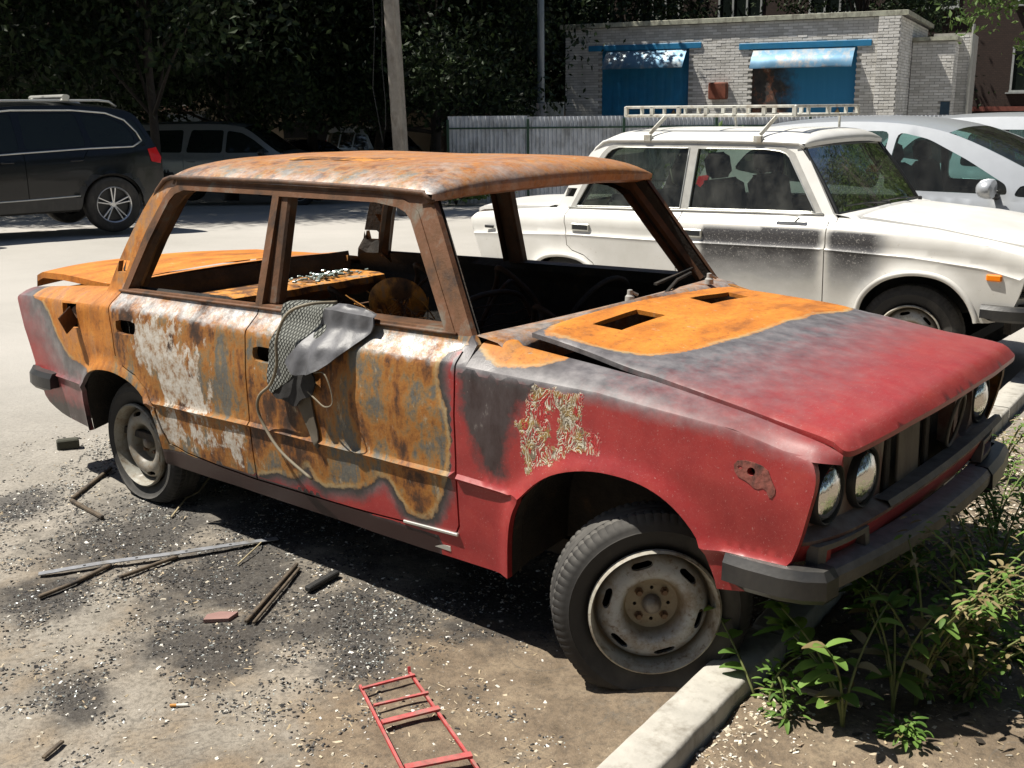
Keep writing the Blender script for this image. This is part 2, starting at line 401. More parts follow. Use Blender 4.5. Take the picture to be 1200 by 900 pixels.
def rim_mat(name, lip, face, hub, k=1.):
    m, t, b = mat(name); q = NT(t); co = q.co(); v = q.n('ShaderNodeVectorMath', operation='LENGTH'); mm = q.n('ShaderNodeMapping'); mm.inputs['Scale'].default_value = (1, 0, 1); t.links.new(co, mm.inputs[0]); t.links.new(mm.outputs[0], v.inputs[0])
    c = q.ramp(q.math('MULTIPLY', v.outputs['Value'], 5.), [(0, hub), (.38, hub), (.47, face), (.66, face), (.74, tuple(x*.55 for x in face)), (.79, tuple(x*.4 for x in hub)), (.825, lip), (1, lip)])
    d = q.mr(q.noise(co, 15, 9, .75), .44, .62, 0, .8); c = q.mix(d, c, (.16, .11, .06)); c = q.mix(q.mr(q.noise(co, 60, 4, .7), .6, .66, 0, .6), c, (.10, .06, .03))
    t.links.new(c, b.inputs['Base Color']); b.inputs['Roughness'].default_value = .5; t.links.new(q.bump(q.noise(co, 40, 4), .2, .003), b.inputs['Normal']); return m
MT['rim'] = rim_mat('dirty_white_steel_wheel', (.42, .40, .34), (.33, .34, .345), (.20, .16, .10)); MT['rimburnt'] = rim_mat('heat_stained_steel_wheel', (.30, .29, .25), (.20, .195, .175), (.13, .12, .09))
MT['rimgrey'] = simple('burnt_steel_wheel', (.28, .27, .24), .55, .2, .3, 9, dirt=(.09, .06, .04), bump=.2)
MT['alloy'] = simple('alloy_wheel', (.62, .62, .62), .3, .8, .08)
MT['hubrust'] = simple('rusty_bolt', (.13, .075, .04), .7, .2, .4, 20)
MT['black'] = simple('black_plastic', (.014, .015, .017), .40, var=.3, dust=.10, bump=.15, dirt=(.035, .033, .03))
MT['blackm'] = simple('black_paint_metal', (.012, .013, .014), .5)
MT['dusty'] = simple('dusty_bumper_alloy', (.105, .10, .09), .6, .2, .45, 14, dirt=(.15, .13, .10), bump=.5, dust=.55)
MT['chrome'] = simple('dull_chrome', (.6, .6, .58), .22, 1, .15, 20)
MT['trim'] = simple('thin_metal_trim', (.62, .62, .58), .32, .7, .1)
MT['lens'] = simple('headlamp_glass', (.80, .83, .85), .03, .95, .06, 14)
_t = MT['lens'].node_tree; _q = NT(_t); _t.links.new(_q.bump(_q.noise(_q.co(scale=(1, 1, .12)), 110, 2), .28, .004), _t.nodes['Principled BSDF'].inputs['Normal'])
MT['amber'] = simple('amber_lens', (.85, .22, .01), .2, var=.1)
MT['redlens'] = simple('red_lens', (.5, .01, .015), .15, var=.1, coat=.5)
MT['glass'] = glass('dusty_car_glass', (.50, .57, .50), .03, .015, .12); MT['glassc'] = glass('clear_car_glass', (.45, .62, .58), .02, .02, .05)
MT['tint'] = simple('tinted_glass', (.010, .014, .012), .05, 0, .1, spec=.4)
MT['suv'] = simple('black_metallic_paint', (.006, .007, .008), .25, 0, .1, coat=.25, spec=.35)
MT['silver'] = simple('silver_paint', (.24, .26, .26), .32, .45, .05, coat=.4)
MT['silver2'] = simple('light_silver_paint', (.44, .46, .48), .32, .35, .05, coat=.4)
MT['grey'] = simple('grey_green_paint', (.12, .14, .13), .35, .4, .1, coat=.4)
MT['bluegrey'] = simple('blue_grey_paint', (.16, .19, .22), .35, .3, .1)
MT['darkcloth'] = simple('dark_seat_cloth', (.02, .019, .018), .9, bump=.3)
MT['palecloth'] = simple('grey_seat_cloth', (.23, .22, .19), .9, bump=.3)

# ------------------------------------------------------------ the ground
VF = Vector((fw.x, fw.y, 0)).normalized()
def gz(x, y):
    x = np.asarray(x, float); y = np.asarray(y, float)
    d = (x-CAM.x)*VF.x+(y-CAM.y)*VF.y
    return -.045*np.clip(d-14.5, 0, 16)
def kx(y): return 1.512-.078*(y+.9)                    # left edge of the kerb line
def wob(x, y):
    out = np.zeros(x.shape); fx = x.ravel(); fy = y.ravel(); o = out.ravel()
    for i in range(len(fx)):
        a, b_ = fx[i], fy[i]
        o[i] = noise.noise((a*1.3, b_*1.3, 0))*.012+noise.noise((a*5, b_*5, 3))*.005+(noise.noise((a*17, b_*17, 5))*.0025+noise.noise((a*45, b_*45, 1))*.0016)
    return o.reshape(x.shape)
def axis(lo, a, b, hi, fine, mid):
    near = np.arange(a, b, fine); left = []; s = fine; v = a
    while v > lo: s = min(s*1.22, mid); v -= s; left.append(v)
    right = []; s = fine; v = near[-1]
    while v < hi: s = min(s*1.22, mid); v += s; right.append(v)
    return np.array(left[::-1]+near.tolist()+right)
gx = axis(-260, -2.3, 3.0, 120, .017, 9); gy = axis(-120, -2.4, .9, 260, .017, 9)
GX, GY = np.meshgrid(gx, gy, indexing='ij')
W = np.zeros(GX.shape)
ia = (gx > -9) & (gx < 6); ja = (gy > -6) & (gy < 9); sub = np.ix_(ia, ja)
W[sub] = wob(GX[sub], GY[sub]); soilside = ss(.09, .15, GX-kx(GY))
W = W*(1+1.6*soilside)+.038*np.exp(-((GX-1.36)/.22)**2-((GY+.72)/.20)**2)*(GX < kx(GY)+.02)-.012+.055*soilside
GZ = gz(GX, GY)+W
gm = MB(); gm.grid(np.stack([GX, GY, GZ], 2))
def ground_mat():
    m, t, b = mat('dusty_ground'); q = NT(t); co = q.geo()
    big = q.noise(co, .5, 6, .6); mid = q.noise(co, 2.2, 8, .68); fine = q.noise(co, 60, 5, .75); grit = q.noise(co, 190, 3, .7)
    asp = q.ramp(mid, [(.28, (.19, .17, .14)), (.5, (.275, .25, .21)), (.72, (.36, .33, .285))])
    asp = q.mix(q.mr(big, .45, .65, 0, .5), asp, (.30, .25, .19))
    soil = q.ramp(q.noise(co, 6, 8, .7), [(.3, (.10, .075, .05)), (.5, (.19, .145, .10)), (.7, (.28, .22, .15))])
    soilm = q.attr('soil'); sm = q.mr(q.math('ADD', soilm, q.math('MULTIPLY', q.math('SUBTRACT', q.noise(co, 3, 6, .65), .5), .9)), .4, .6)
    c = q.mix(sm, asp, soil)
    bm = q.math('ADD', q.attr('burn'), q.math('MULTIPLY', q.math('SUBTRACT', q.noise(co, 3.2, 9, .72), .5), 1.5))
    bf = q.mr(bm, .50, .80, 0, .9)
    bc = q.ramp(q.noise(co, 75, 6, .8), [(.35, (.014, .013, .013)), (.52, (.045, .042, .04)), (.66, (.11, .105, .095)), (.80, (.34, .32, .29))])
    c = q.mix(bf, c, bc)
    c = q.mix(q.mr(fine, .35, .55, .55, 0), c, (.06, .052, .042))
    c = q.mix(q.mr(grit, .64, .72, 0, .4), c, (.5, .47, .42))
    c = q.mix(q.mr(q.vor(co, 26), .03, .09, .8, 0), c, (.08, .07, .055))
    cr = q.noise(co, 1.1, 4, .6, 1.5); cf = q.mr(q.math('ABSOLUTE', q.math('SUBTRACT', cr, .5)), .0, .006, .55, 0)
    c = q.mix(cf, c, (.11, .10, .085))
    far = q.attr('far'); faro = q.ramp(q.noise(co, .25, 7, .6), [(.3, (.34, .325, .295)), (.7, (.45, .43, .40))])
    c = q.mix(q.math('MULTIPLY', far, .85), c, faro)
    t.links.new(c, b.inputs['Base Color']); b.inputs['Roughness'].default_value = .92; b.inputs['Specular IOR Level'].default_value = .25
    h = q.math('ADD', q.math('MULTIPLY', fine, .7), q.math('MULTIPLY', grit, .35))
    t.links.new(q.bump(h, .6, .012), b.inputs['Normal']); return m
BP = [((-.9, -1.0), .55), ((-.25, -.95), .6), ((.3, -.95), .5), ((-1.6, -1.1), .32), ((.1, -1.35), .35), ((-.6, -1.5), .3), ((.55, -1.1), .25), ((0, 0), 1.1), ((-1.3, .2), 1.0), ((-.5, -.5), .6), ((.6, -.5), .5), ((.1, -1.75), .2)]
def burn_field(x, y):
    o = np.zeros(x.shape)
    for (cx, cy), r in BP: o = np.maximum(o, np.clip(1-np.hypot(x-cx, (y-cy)*1.1)/(r*1.5), 0, 1)**.8)
    return o
def gattr(V):
    x, y = V[:, 0], V[:, 1]
    d = (x-CAM.x)*VF.x+(y-CAM.y)*VF.y
    so_ = ss(.05, .2, x-kx(y)); so_ = np.maximum(so_, .70*ss(.0, .9, x)*ss(1.2, -.2, y)*ss(-6, -.6, -np.abs(y))); so_ = np.maximum(so_, .42*ss(-2.2, -1.0, x)*ss(-.2, -1., y))
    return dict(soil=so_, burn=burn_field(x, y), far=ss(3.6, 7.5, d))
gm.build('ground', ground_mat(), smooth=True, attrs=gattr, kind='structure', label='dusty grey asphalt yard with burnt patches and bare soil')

# kerb of concrete blocks
conc = simple('weathered_concrete', (.40, .38, .335), .9, var=.18, sc=14, bump=.5, bsc=50, dirt=(.22, .20, .165))
kerb = empty('kerb', (1.6, 0, 0), 0, kind='structure', label='low concrete kerb running under the noses of the parked cars')
for i in range(14):
    y0 = -2.34+i*1.0; y1 = y0+.982; mb = MB()
    P = []
    n = 24; prof = [(-.066, -.12), (-.066, .088), (-.063, .096), (-.055, .100), (.054, .102), (.061, .098), (.065, .089), (.066, -.12)]
    for k in range(n+1):
        yy = y0+(y1-y0)*k/n; e = .006 if k in (0, n) else 0
        P.append([(a+(e if a < 0 else -e)+noise.noise((a*30, yy*9, i))*.0025-1.6+kx(yy)+.066, yy, h-e+noise.noise((a*20+7, yy*12, i))*.002-.012*max(0, noise.noise((a*9, yy*14, i+3))-.35)) for a, h in prof])
    mb.grid(P, flip=True)
    for k, fl in ((0, False), (n, True)):
        f = tuple(range(8)); mb.add(P[k], [f if fl else f[::-1]])
    mb.build('kerb_block', conc, kerb, smooth=True, angle=40)

# ------------------------------------------------------------ the boxy saloon (burnt red one and white one)
RUST = [(0.643, 0.99), (0.625, 0.926), (0.647, 0.899), (0.637, 0.843), (0.652, 0.781), (0.68, 0.733), (0.686, 0.627), (0.672, 0.514), (0.642, 0.434), (0.599, 0.364), (0.549, 0.336), (0.476, 0.355), (0.431, 0.414), (0.4, 0.453), (0.36, 0.45), (0.325, 0.421), (0.262, 0.381), (0.172, 0.36), (0.081, 0.349), (0.029, 0.37), (-0.004, 0.412), (-0.048, 0.369), (-0.104, 0.34), (-0.175, 0.341), (-0.28, 0.32), (-0.381, 0.25), (-0.899, 0.25), (-0.955, 0.451), (-1.197, 0.538), (-1.321, 0.537), (-1.428, 0.549), (-1.525, 0.56), (-1.628, 0.57), (-1.728, 0.644), (-1.82, 0.745), (-1.941, 0.831), (-1.98, 0.99)]
ASHS = [[(-1.001, 0.821), (-0.754, 0.86), (-0.68, 0.767), (-0.569, 0.685), (-0.513, 0.578), (-0.598, 0.444), (-0.776, 0.483), (-0.887, 0.534), (-0.98, 0.625), (-1.061, 0.718)], [(-0.931, 0.463), (-0.586, 0.475), (-0.334, 0.454), (-0.37, 0.35), (-0.77, 0.301), (-0.905, 0.368)]]
CHAR = [(0.721, 0.873), (0.917, 0.869), (1.042, 0.851), (0.944, 0.776), (0.91, 0.67), (0.888, 0.559), (0.814, 0.571), (0.772, 0.657), (0.731, 0.742)]
PEEL = [(0.976, 0.825), (1.004, 0.853), (1.06, 0.858), (1.094, 0.842), (1.143, 0.86), (1.162, 0.85), (1.161, 0.826), (1.159, 0.79), (1.153, 0.768), (1.182, 0.749), (1.209, 0.751), (1.229, 0.733), (1.23, 0.696), (1.215, 0.684), (1.149, 0.689), (1.112, 0.67), (1.046, 0.631), (0.983, 0.587), (0.979, 0.613), (0.956, 0.704), (0.939, 0.733), (0.976, 0.752), (0.982, 0.79)]
PEELH = [(1.047, 0.792), (1.083, 0.798), (1.092, 0.758), (1.086, 0.726), (1.092, 0.691), (1.05, 0.688), (1.06, 0.734)]
TAILCHAR = [(-1.95, 0.33), (-1.704, 0.348), (-1.478, 0.353), (-1.48, 0.25), (-1.95, 0.22)]
ORANGE = smooth_line([(0.80, -0.60), (1.019, -0.602), (1.21, -0.533), (1.255, -0.469), (1.291, -0.288), (1.325, -0.03), (1.312, 0.241), (1.353, 0.58), (1.293, 0.65), (1.071, 0.67), (0.866, 0.70), (0.80, 0.70)], 2, True)
FARCH = smooth_line([(0.905, 0.245), (0.918, 0.40), (0.945, 0.49), (1.008, 0.565), (1.089, 0.620), (1.203, 0.652), (1.31, 0.653), (1.397, 0.636), (1.471, 0.594), (1.54, 0.519), (1.58, 0.434), (1.588, 0.40)], 2)
RARCH = smooth_line([(-0.868, 0.245), (-0.885, 0.36), (-0.925, 0.48), (-1.03, 0.555), (-1.15, 0.578), (-1.27, 0.575), (-1.38, 0.553), (-1.46, 0.50), (-1.495, 0.41), (-1.49, 0.30), (-1.485, 0.262)], 2)
TOPL = [(.44, 1.347), (.20, 1.352), (-.3, 1.356), (-.95, 1.350), (-1.01, 1.335)]
def zsh(x, o=0): return np.interp(x, [-2.13, -1.15, -.28, .69, 1.2, 1.6, 1.82], [.788, .845, .853, .873, .862, .825, .772])
def zcr(x): return np.interp(x, [-2.1, -.3, .7, 1.9], [.448, .507, .522, .50])
def tap(x): return 1-.075*ss(.75, 1.95, x)-.105*ss(1.1, 2.2, -np.asarray(x))
def Yl(x, z, kind='burnt', amp=1.):
    x = np.asarray(x, float); z = np.asarray(z, float); a = zsh(x)
    c = zcr(x) if kind == 'burnt' else a-.125
    y = np.zeros_like(x)
    zk = np.stack([np.full_like(x, .10), np.full_like(x, .20), np.full_like(x, .32), c-.010, c, c+.010, c+.035, (c+a)/2+.02, a-.015, a-.004, a+.004, a+.05, a+.075, np.full_like(x, 1.30), np.full_like(x, 1.36)])
    yk = [.70, .782, .795,   .8065, .8195, .8085, .807, .813, .8045, .8005, .795, .742, .732, .628, .612]
    if kind != 'burnt': yk[2] = .79; yk[3] = .818; yk[4] = .822; yk[5] = .812
    for i in range(len(yk)-1):
        m = (z >= zk[i]) & (z <= zk[i+1]+1e-9); t = (z-zk[i])/np.maximum(zk[i+1]-zk[i], 1e-6); y = np.where(m, yk[i]+(yk[i+1]-yk[i])*t, y)
    y = np.where(z > 1.36, .612, y)
    y = y*tap(x)
    P = np.stack([x, z], 1)
    for A in (FARCH, RARCH):
        d = pdist(P, A); y += (.020*np.exp(-(d/.030)**2)+.004*np.exp(-(d/.07)**2))*ss(0, -.03, z-zsh(x))
    if kind == 'burnt' and amp:
        wv = np.array([noise.noise((p*2.6, q_*3.4, 1.7))*.006+noise.noise((p*8, q_*8, 4.7))*.0018 for p, q_ in zip(x, z)])
        y += wv*amp*ss(.93, .8, z)
    return y
def zhood(x, y):
    return np.interp(x, [.6, .83, 1.3, 1.6, 1.80, 1.86, 1.90, 1.94], [.940, .934, .898, .858, .825, .813, .800, .780])+.034*(1-np.clip(np.abs(y)/.69, 0, 1)**2.2)
BELT = [(-1.21, .896), (-.3, .921), (.655, .944), (.70, .946)]
def attr_side(side):
    def f(V):
        x, y, z = V[:, 0], V[:, 1], V[:, 2]; P = np.stack([x, z], 1); n = len(V)
        if side > 0: return dict(rust=np.full(n, .3), band=np.full(n, .05), clean=np.zeros(n), steel=np.zeros(n), ash=np.full(n, -1.), char=np.full(n, -1.), peel=np.full(n, -1.))
        rust = sdist(P, RUST); top = np.minimum(z-.91, .67-x+.4*np.maximum(z-.95, 0)*3); rust = np.where((z > .91) & (x < .8), np.maximum(rust, np.maximum(top, .02+.0*z)), rust)
        band = np.where(x > .70, .09, .055); band = np.where(x < -1.3, .34, band)
        # top of the wing and the bevel above the doors
        tp = (z > zsh(x)-.004)
        wing = (x > .70) & tp
        rw = .14-np.hypot((x-.86)/1.15, (np.abs(y)-.66)/.75); rust = np.where(wing, rw, rust); band = np.where(wing, 1.05, band)
        und = (x > .70) & ~tp; gtop = np.clip(1+rw/1.05, 0, 1); rwu = -1.05*(1-gtop*ss(.055, .0, zsh(x)-z)); rust = np.where(und, np.minimum(rwu, -.03), rust); band = np.where(und, 1.05, band)
        rq = (x < -1.25) & tp; rust = np.where(rq, np.maximum(x+1.98, z-.95), rust)
        clean = np.where(x < -1.19, .62, 0.)*(z < .93); clean = np.maximum(clean, np.where(wing, .6, 0)); clean = np.maximum(clean, .35*(z > .93)*(x < -.9))
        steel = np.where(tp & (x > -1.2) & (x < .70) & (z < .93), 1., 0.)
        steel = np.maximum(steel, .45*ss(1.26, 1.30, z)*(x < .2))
        ash = np.maximum(sdist(P, ASHS[0]), sdist(P, ASHS[1]))-.035; ash = np.where(x < -1.19, -1, ash)
        ash = np.maximum(ash, np.where(z > .95, -.10, -.30)); ash = np.maximum(ash, np.where((x > -1.15) & (x < .65) & (z < .86), -.125, -1))
        char = np.maximum(sdist(P, CHAR), sdist(P, TAILCHAR)); char = np.where(tp, -1, char); sl = (z < .302-.0*x) & (x > -.9) & (x < .62); char = np.where(sl, 3, char); rust = np.where(sl, -.3, rust)
        peel = np.minimum(sdist(P, PEEL), -sdist(P, PEELH)); peel = np.where(tp, -1, peel)
        return dict(rust=rust, band=band, clean=clean, steel=steel, ash=ash, char=char, peel=peel)
    return f
def attr_hood(V):
    P = V[:, :2]; n = len(V); r = sdist(P, ORANGE); edge = 1.25-.35*V[:, 1]-V[:, 0]
    return dict(rust=r, band=np.full(n, .50)-.16*V[:, 1], clean=np.ones(n), steel=np.zeros(n), ash=np.full(n, -1.), char=np.full(n, -1.), peel=np.full(n, -1.))
def attr_const(rust=.3, band=.1, clean=0., steel=0., ash=-1., char=-1.):
    def f(V):
        n = len(V); return dict(rust=np.full(n, rust), band=np.full(n, band), clean=np.full(n, clean), steel=np.full(n, steel), ash=np.full(n, ash), char=np.full(n, char), peel=np.full(n, -1.))
    return f
def attr_roof(V):
    n = len(V); x, y, z = V.T
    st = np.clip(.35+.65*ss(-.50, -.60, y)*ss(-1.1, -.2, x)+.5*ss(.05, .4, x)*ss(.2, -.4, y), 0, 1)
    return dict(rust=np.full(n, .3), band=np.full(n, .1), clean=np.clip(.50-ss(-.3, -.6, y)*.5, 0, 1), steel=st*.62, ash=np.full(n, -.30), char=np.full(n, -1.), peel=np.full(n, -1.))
def attr_soot(V):
    x, y, z = V.T; r = y < 0; a = zsh(x)
    s = ss(-.14, -.10, x)*ss(1.16, .92, x)*(1-.9*np.exp(-((x-.70)/.035)**2)); up_ = ss(a+.002, a-.02, z)
    s = s*up_*np.clip(1.*(z > a-.125)+.85*ss(a-.52, a-.10, z)*(z <= a-.125), 0, 1)
    s = s+.16*ss(.6, .3, z)+.12*(z < a)
    return dict(soot=np.where(r, s, .08))

def steel_wheel(parent, x, y, hub, steer, burnt, sc=1., tr=.292, zflat=None):
    """tyre (part) with its pressed steel rim (sub-part); the outer face looks to local -y"""
    wq = empty('wheel', (x, y, hub), steer)
    wq.parent = parent; wq.scale = (sc, sc, sc)
    zf = (-hub+.004)/sc if zflat is None else zflat
    prof = [(.176, -.062), (.186, -.074), (.200, -.082), (.214, -.0855), (.226, -.0885), (.238, -.090), (.2405, -.0925), (.2435, -.090), (.256, -.087), (.268, -.080), (.278, -.070), (.2845, -.0615)]
    tread = []
    for c in (-.045, -.0165, .0165, .045):
        h = .0125
        tread += [(.2895, c-h), (.2905, c-h*.5), (.2905, c+h*.5), (.2895, c+h), (.2855, c+h+.0005)]
    prof = prof+tread+[(.2845, .0615), (.268, .080), (.24, .09), (.2, .082), (.178, .06)]
    tr0 = len(prof)
    def fn(r, h, i, j):
        if r > .19: r = .19+(r-.19)*(tr-.19)/.1015
        if (11 <= j <= 16 or 26 <= j <= 31) and i % 4 == 0 and r > .26: r -= .003
        if 9 <= j < 11 and i % 4 == 0: r -= .0025
        if 4 <= j <= 8 and abs(i % 7) == 0: r -= .0004
        return r, h
    mb = MB(); mb.lathe(prof, 300, fn=fn)
    V = mb.v[0]; V[:, 1] *= .84; zc = V[:, 2]
    low = ss(zf+.115, zf, zc); V[:, 1] *= 1+.14*low*ss(.19, .24, np.hypot(V[:, 0], V[:, 2]))
    V[:, 0] *= 1+.05*ss(zf+.06, zf, zc); V[:, 2] = np.maximum(zc, zf)
    mb.build('tyre', MT['tyre'], wq, smooth=True, angle=35)
    # rim
    def dr(r):
        return np.interp(r, [0, .050, .064, .072, .086, .100, .118, .136, .148, .154, .158, .163, .168, .174, .180], [-.018, -.018, -.016, -.018, -.052, -.060, -.060, -.050, -.040, -.020, -.022, -.040, -.072, -.088, -.082]) 
    slots = []
    for k in range(6):
        a = math.pi/2+k*math.pi/3+.26; c = []
        for da, rr in [(-.21, .1255), (-.14, .1215), (.14, .1215), (.21, .1255), (.23, .1305), (.21, .1355), (.14, .1395), (-.14, .1395), (-.21, .1355), (-.23, .1305)]:
            c.append((rr*math.cos(a+da), rr*math.sin(a+da)))
        slots.append(c)
    holes = [ell(.046*math.cos(k*math.pi/2), .046*math.sin(k*math.pi/2), .0055, .0055, 8) for k in range(4)]
    rings = [ell(0, 0, r, r, 64) for r in (.064, .072, .086, .100, .148, .154, .158, .163, .168, .174)]
    def cl(C):
        k = np.full(len(C), 'rim', dtype=object)
        for h in slots+holes: k[pip(C, h)] = ''
        return k
    pr = surf(ell(0, 0, .180, .180, 72), slots+holes+rings, [], .011, cl, lambda U: np.stack([U[:, 0], dr(np.hypot(U[:, 0], U[:, 1])), U[:, 1]], 1), (0, 1, 0), .012, flip=False)
    rb = pr['rim']
    rm = rb.build('rim', MT['rimburnt' if burnt else 'rim'], wq, smooth=True, angle=50)
    rm.scale = (1, 1, 1)
    bk = MB(); bk.lathe([(.0001, .04), (.17, .03), (.178, .0), (.178, .08)], 32); bk.build('brake_drum', MT['soot'], wq, smooth=True)
    bl = MB()
    bl.lathe([(.0001, -.050), (.010, -.049), (.020, -.044), (.0255, -.034), (.027, -.018)], 24)
    bl.build('hub_cap', MT['rimgrey'], wq, smooth=True)
    for k in range(4):
        a = math.pi/4+k*math.pi/2; b_ = MB(); xx, zz = .049*math.cos(a), .049*math.sin(a)
        b_.lathe([(.0001, -.034), (.0075, -.034), (.009, -.030), (.009, -.022), (.0125, -.020), (.0125, -.014)], 6 if not burnt else 6)
        bo = b_.build('wheel_bolt', MT['hubrust'], wq); bo.location = (xx, 0, zz)
    return wq

def cr0(P, n=5):
    P = [Vector(p) for p in P]; o = []
    for i in range(len(P)-1):
        a, b_, c, d = P[max(i-1, 0)], P[i], P[i+1], P[min(i+2, len(P)-1)]
        for k in range(n):
            t = k/n; o.append(.5*((2*b_)+(-a+c)*t+(2*a-5*b_+4*c-d)*t*t+(-a+3*b_-3*c+d)*t**3))
    return o+[P[-1]]
def lada(kind, loc, rz, label, cat, **kw):
    B = kind == 'burnt'
    car = empty('burnt_saloon_car' if B else 'white_saloon_car', loc, rz, label=label, cat=cat, **kw)
    skin = MT['burnt'] if B else MT['white']; fr = MT['frame'] if B else MT['alu']
    # ---- outline of one side in (x, z)
    front = smooth_line([(1.800, .786), (1.822, .760), (1.826, .72), (1.815, .66), (1.795, .57), (1.770, .50), (1.74, .44), (1.66, .40), (1.588, .40)], 1)
    rear = smooth_line([(-1.485, .262), (-1.60, .262), (-1.72, .264), (-1.86, .275), (-1.975, .31), (-2.005, .38), (-2.02, .448), (-2.09, .65), (-2.128, .75), (-2.135, .777), (-2.12, .790)], 1)
    sh_r = [(x, float(zsh(x))) for x in np.linspace(-2.10, -1.36, 14)]
    sh_f = [(x, float(zsh(x))) for x in np.linspace(.745, 1.79, 20)]
    cp = smooth_line([(-1.36, float(zsh(-1.36))), (-1.315, .90), (-1.27, 1.0), (-1.205, 1.115), (-1.115, 1.25), (-1.05, 1.32), (-1.0, 1.345)], 1)
    tl = [(-.95, 1.350), (-.3, 1.356), (.20, 1.352), (.425, 1.347)]
    ap = [(.455, 1.335), (.52, 1.24), (.62, 1.09), (.715, .950), (.74, .925)]
    outline = front+FARCH[::-1]+[(.80, .243), (.5, .240), (0, .236), (-.5, .234), (-.8, .234)]+RARCH+rear+sh_r[:-1]+cp+tl+ap+sh_f[:-1]
    FD = [(.655, .944), (.703, .905), (.705, .87), (.704, .6), (.703, .36), (.690, .334), (.66, .326), (.217, .302), (-.306, .292), (-.306, 1.338), (.20, 1.338), (.329, 1.330), (.372, 1.312), (.406, 1.294), (.53, 1.115), (.643, .955)]
    RD = [(-.306, .292), (-.5, .296), (-.74, .310), (-.845, .330), (-.872, .385), (-.905, .475), (-.955, .537), (-1.03, .585), (-1.13, .612), (-1.175, .645), (-1.183, .72), (-1.20, .80), (-1.212, .86), (-1.20, .895), (-1.155, .99), (-1.084, 1.146), (-.995, 1.278), (-.955, 1.315), (-.902, 1.333), (-.7, 1.338), (-.306, 1.338)]
    FW = [(-.262, .938), (-.262, 1.312), (.206, 1.314), (.31, 1.303), (.350, 1.290), (.378, 1.268), (.49, 1.11), (.600, .957)]
    RW = [(-.326, .936), (-1.150, .912), (-1.057, 1.105), (-.985, 1.225), (-.955, 1.270), (-.925, 1.295), (-.872, 1.311), (-.326, 1.314)]
    if B: FW[0] = (-.289, .938); FW[1] = (-.289, 1.312)
    vent = [(-1.262, 1.018), (-1.175, 1.020), (-1.192, .972), (-1.262, .970)] if B else [(-1.25, 1.03), (-1.165, 1.03), (-1.19, .97), (-1.262, .97)]
    fuel = [(-1.655, .805), (-1.505, .818), (-1.497, .715), (-1.648, .698)]
    hR = smooth_line([(-1.150, .797), (-1.01, .803), (-1.005, .775), (-1.02, .745), (-1.135, .738), (-1.155, .765)], 1, True)
    hF = smooth_line([(-.262, .805), (-.125, .808), (-.12, .78), (-.135, .752), (-.25, .748), (-.268, .77)], 1, True)
    tsg = ell(1.660, .728, .011, .011, 10); small = [ell(1.632, .733, .006, .005, 6), ell(1.44, .68, .004, .004, 6), ell(1.685, .700, .005, .008, 6), ell(1.25, .70, .003, .003, 6)] if 0 else []
    holes_b = [vent, fuel, hR, hF, tsg] if B else [vent]
    dl = FD[1:10]; dr_ = RD[0:15]
    gaps = [(dens(FD[1:9]+[(-.306, .292)], .03), .0035), (dens([(-.306, .292), (-.306, .925)], .03), .0035), (dens(RD[0:14], .03), .0035)]
    if not B: gaps.append((dens([(-1.50, .79), (-1.50, .63), (-1.62, .63), (-1.62, .785)][:0] or [(-1.66, .70), (-1.66, .78)], .03), .0015))
    sill = [(.905, .243), (.905, .33), (.703, .335), (.66, .326), (.217, .302), (-.306, .292), (-.5, .296), (-.845, .330), (-.868, .245), (-.5, .23), (.5, .235)]
    sill2 = [(.80, .335), (.80, .20)]
    opn = [[(x, float(zsh(x))+o) for x in np.linspace(-1.33, .72, 70)] for o in (-.004, .004, .05)]
    opn += [[(x, float(zsh(x))-.004) for x in np.linspace(.72, 1.81, 36)], [(x, float(zsh(x))-.004) for x in np.linspace(-2.11, -1.34, 26)]]
    cz = (lambda x: float(zcr(x))) if B else (lambda x: float(zsh(x))-.125)
    for o in (-.012, 0, .012):
        for a_, b_ in ((-2.0, -1.50), (-.88, .70), (.71, .925) if B else (.71, 1.80), (1.60, 1.77)) if B else ((-2.1, -1.22), (-1.19, .70), (.71, 1.80)):
            opn.append([(x, cz(x)+o) for x in np.arange(a_, b_, .03)])
    opn.append(dens(BELT, .05)); opn.append([(x, z+.012) for x, z in dens(BELT, .05)])
    opn.append([(.455, 1.33), (.40, 1.325)])
    for A in (FARCH, RARCH): opn.append([tuple(p) for p in offs(A, -.012 if A is FARCH else .012)])
    def classify(C):
        x, z = C[:, 0], C[:, 1]; k = np.full(len(C), '', dtype=object)
        belt = np.interp(x, [p[0] for p in BELT], [p[1] for p in BELT])
        k[:] = 'rear_quarter'
        k[(x > .45)] = 'front_wing'
        k[(z > .945) & (x > -.2)] = 'roof_pillar'
        inF = pip(C, FD); inR = pip(C, RD)
        k[pip(C, sill) & ~inF & ~inR] = 'sill'; k[(z < .34) & (x < .79) & (x > -.86) & ~inF & ~inR] = 'sill'
        k[(z > 1.335) & (x > -.95) & ~inF & ~inR] = 'roof_pillar'
        k[inF] = np.where(z[inF] > belt[inF], 'front_frame', 'front_door')
        k[inR] = np.where(z[inR] > belt[inR], 'rear_frame', 'rear_door')
        k[pip(C, FW)] = '' if B else 'front_glass'; k[pip(C, RW)] = '' if B else 'rear_glass'
        for h in holes_b: k[pip(C, h)] = '' 
        return k
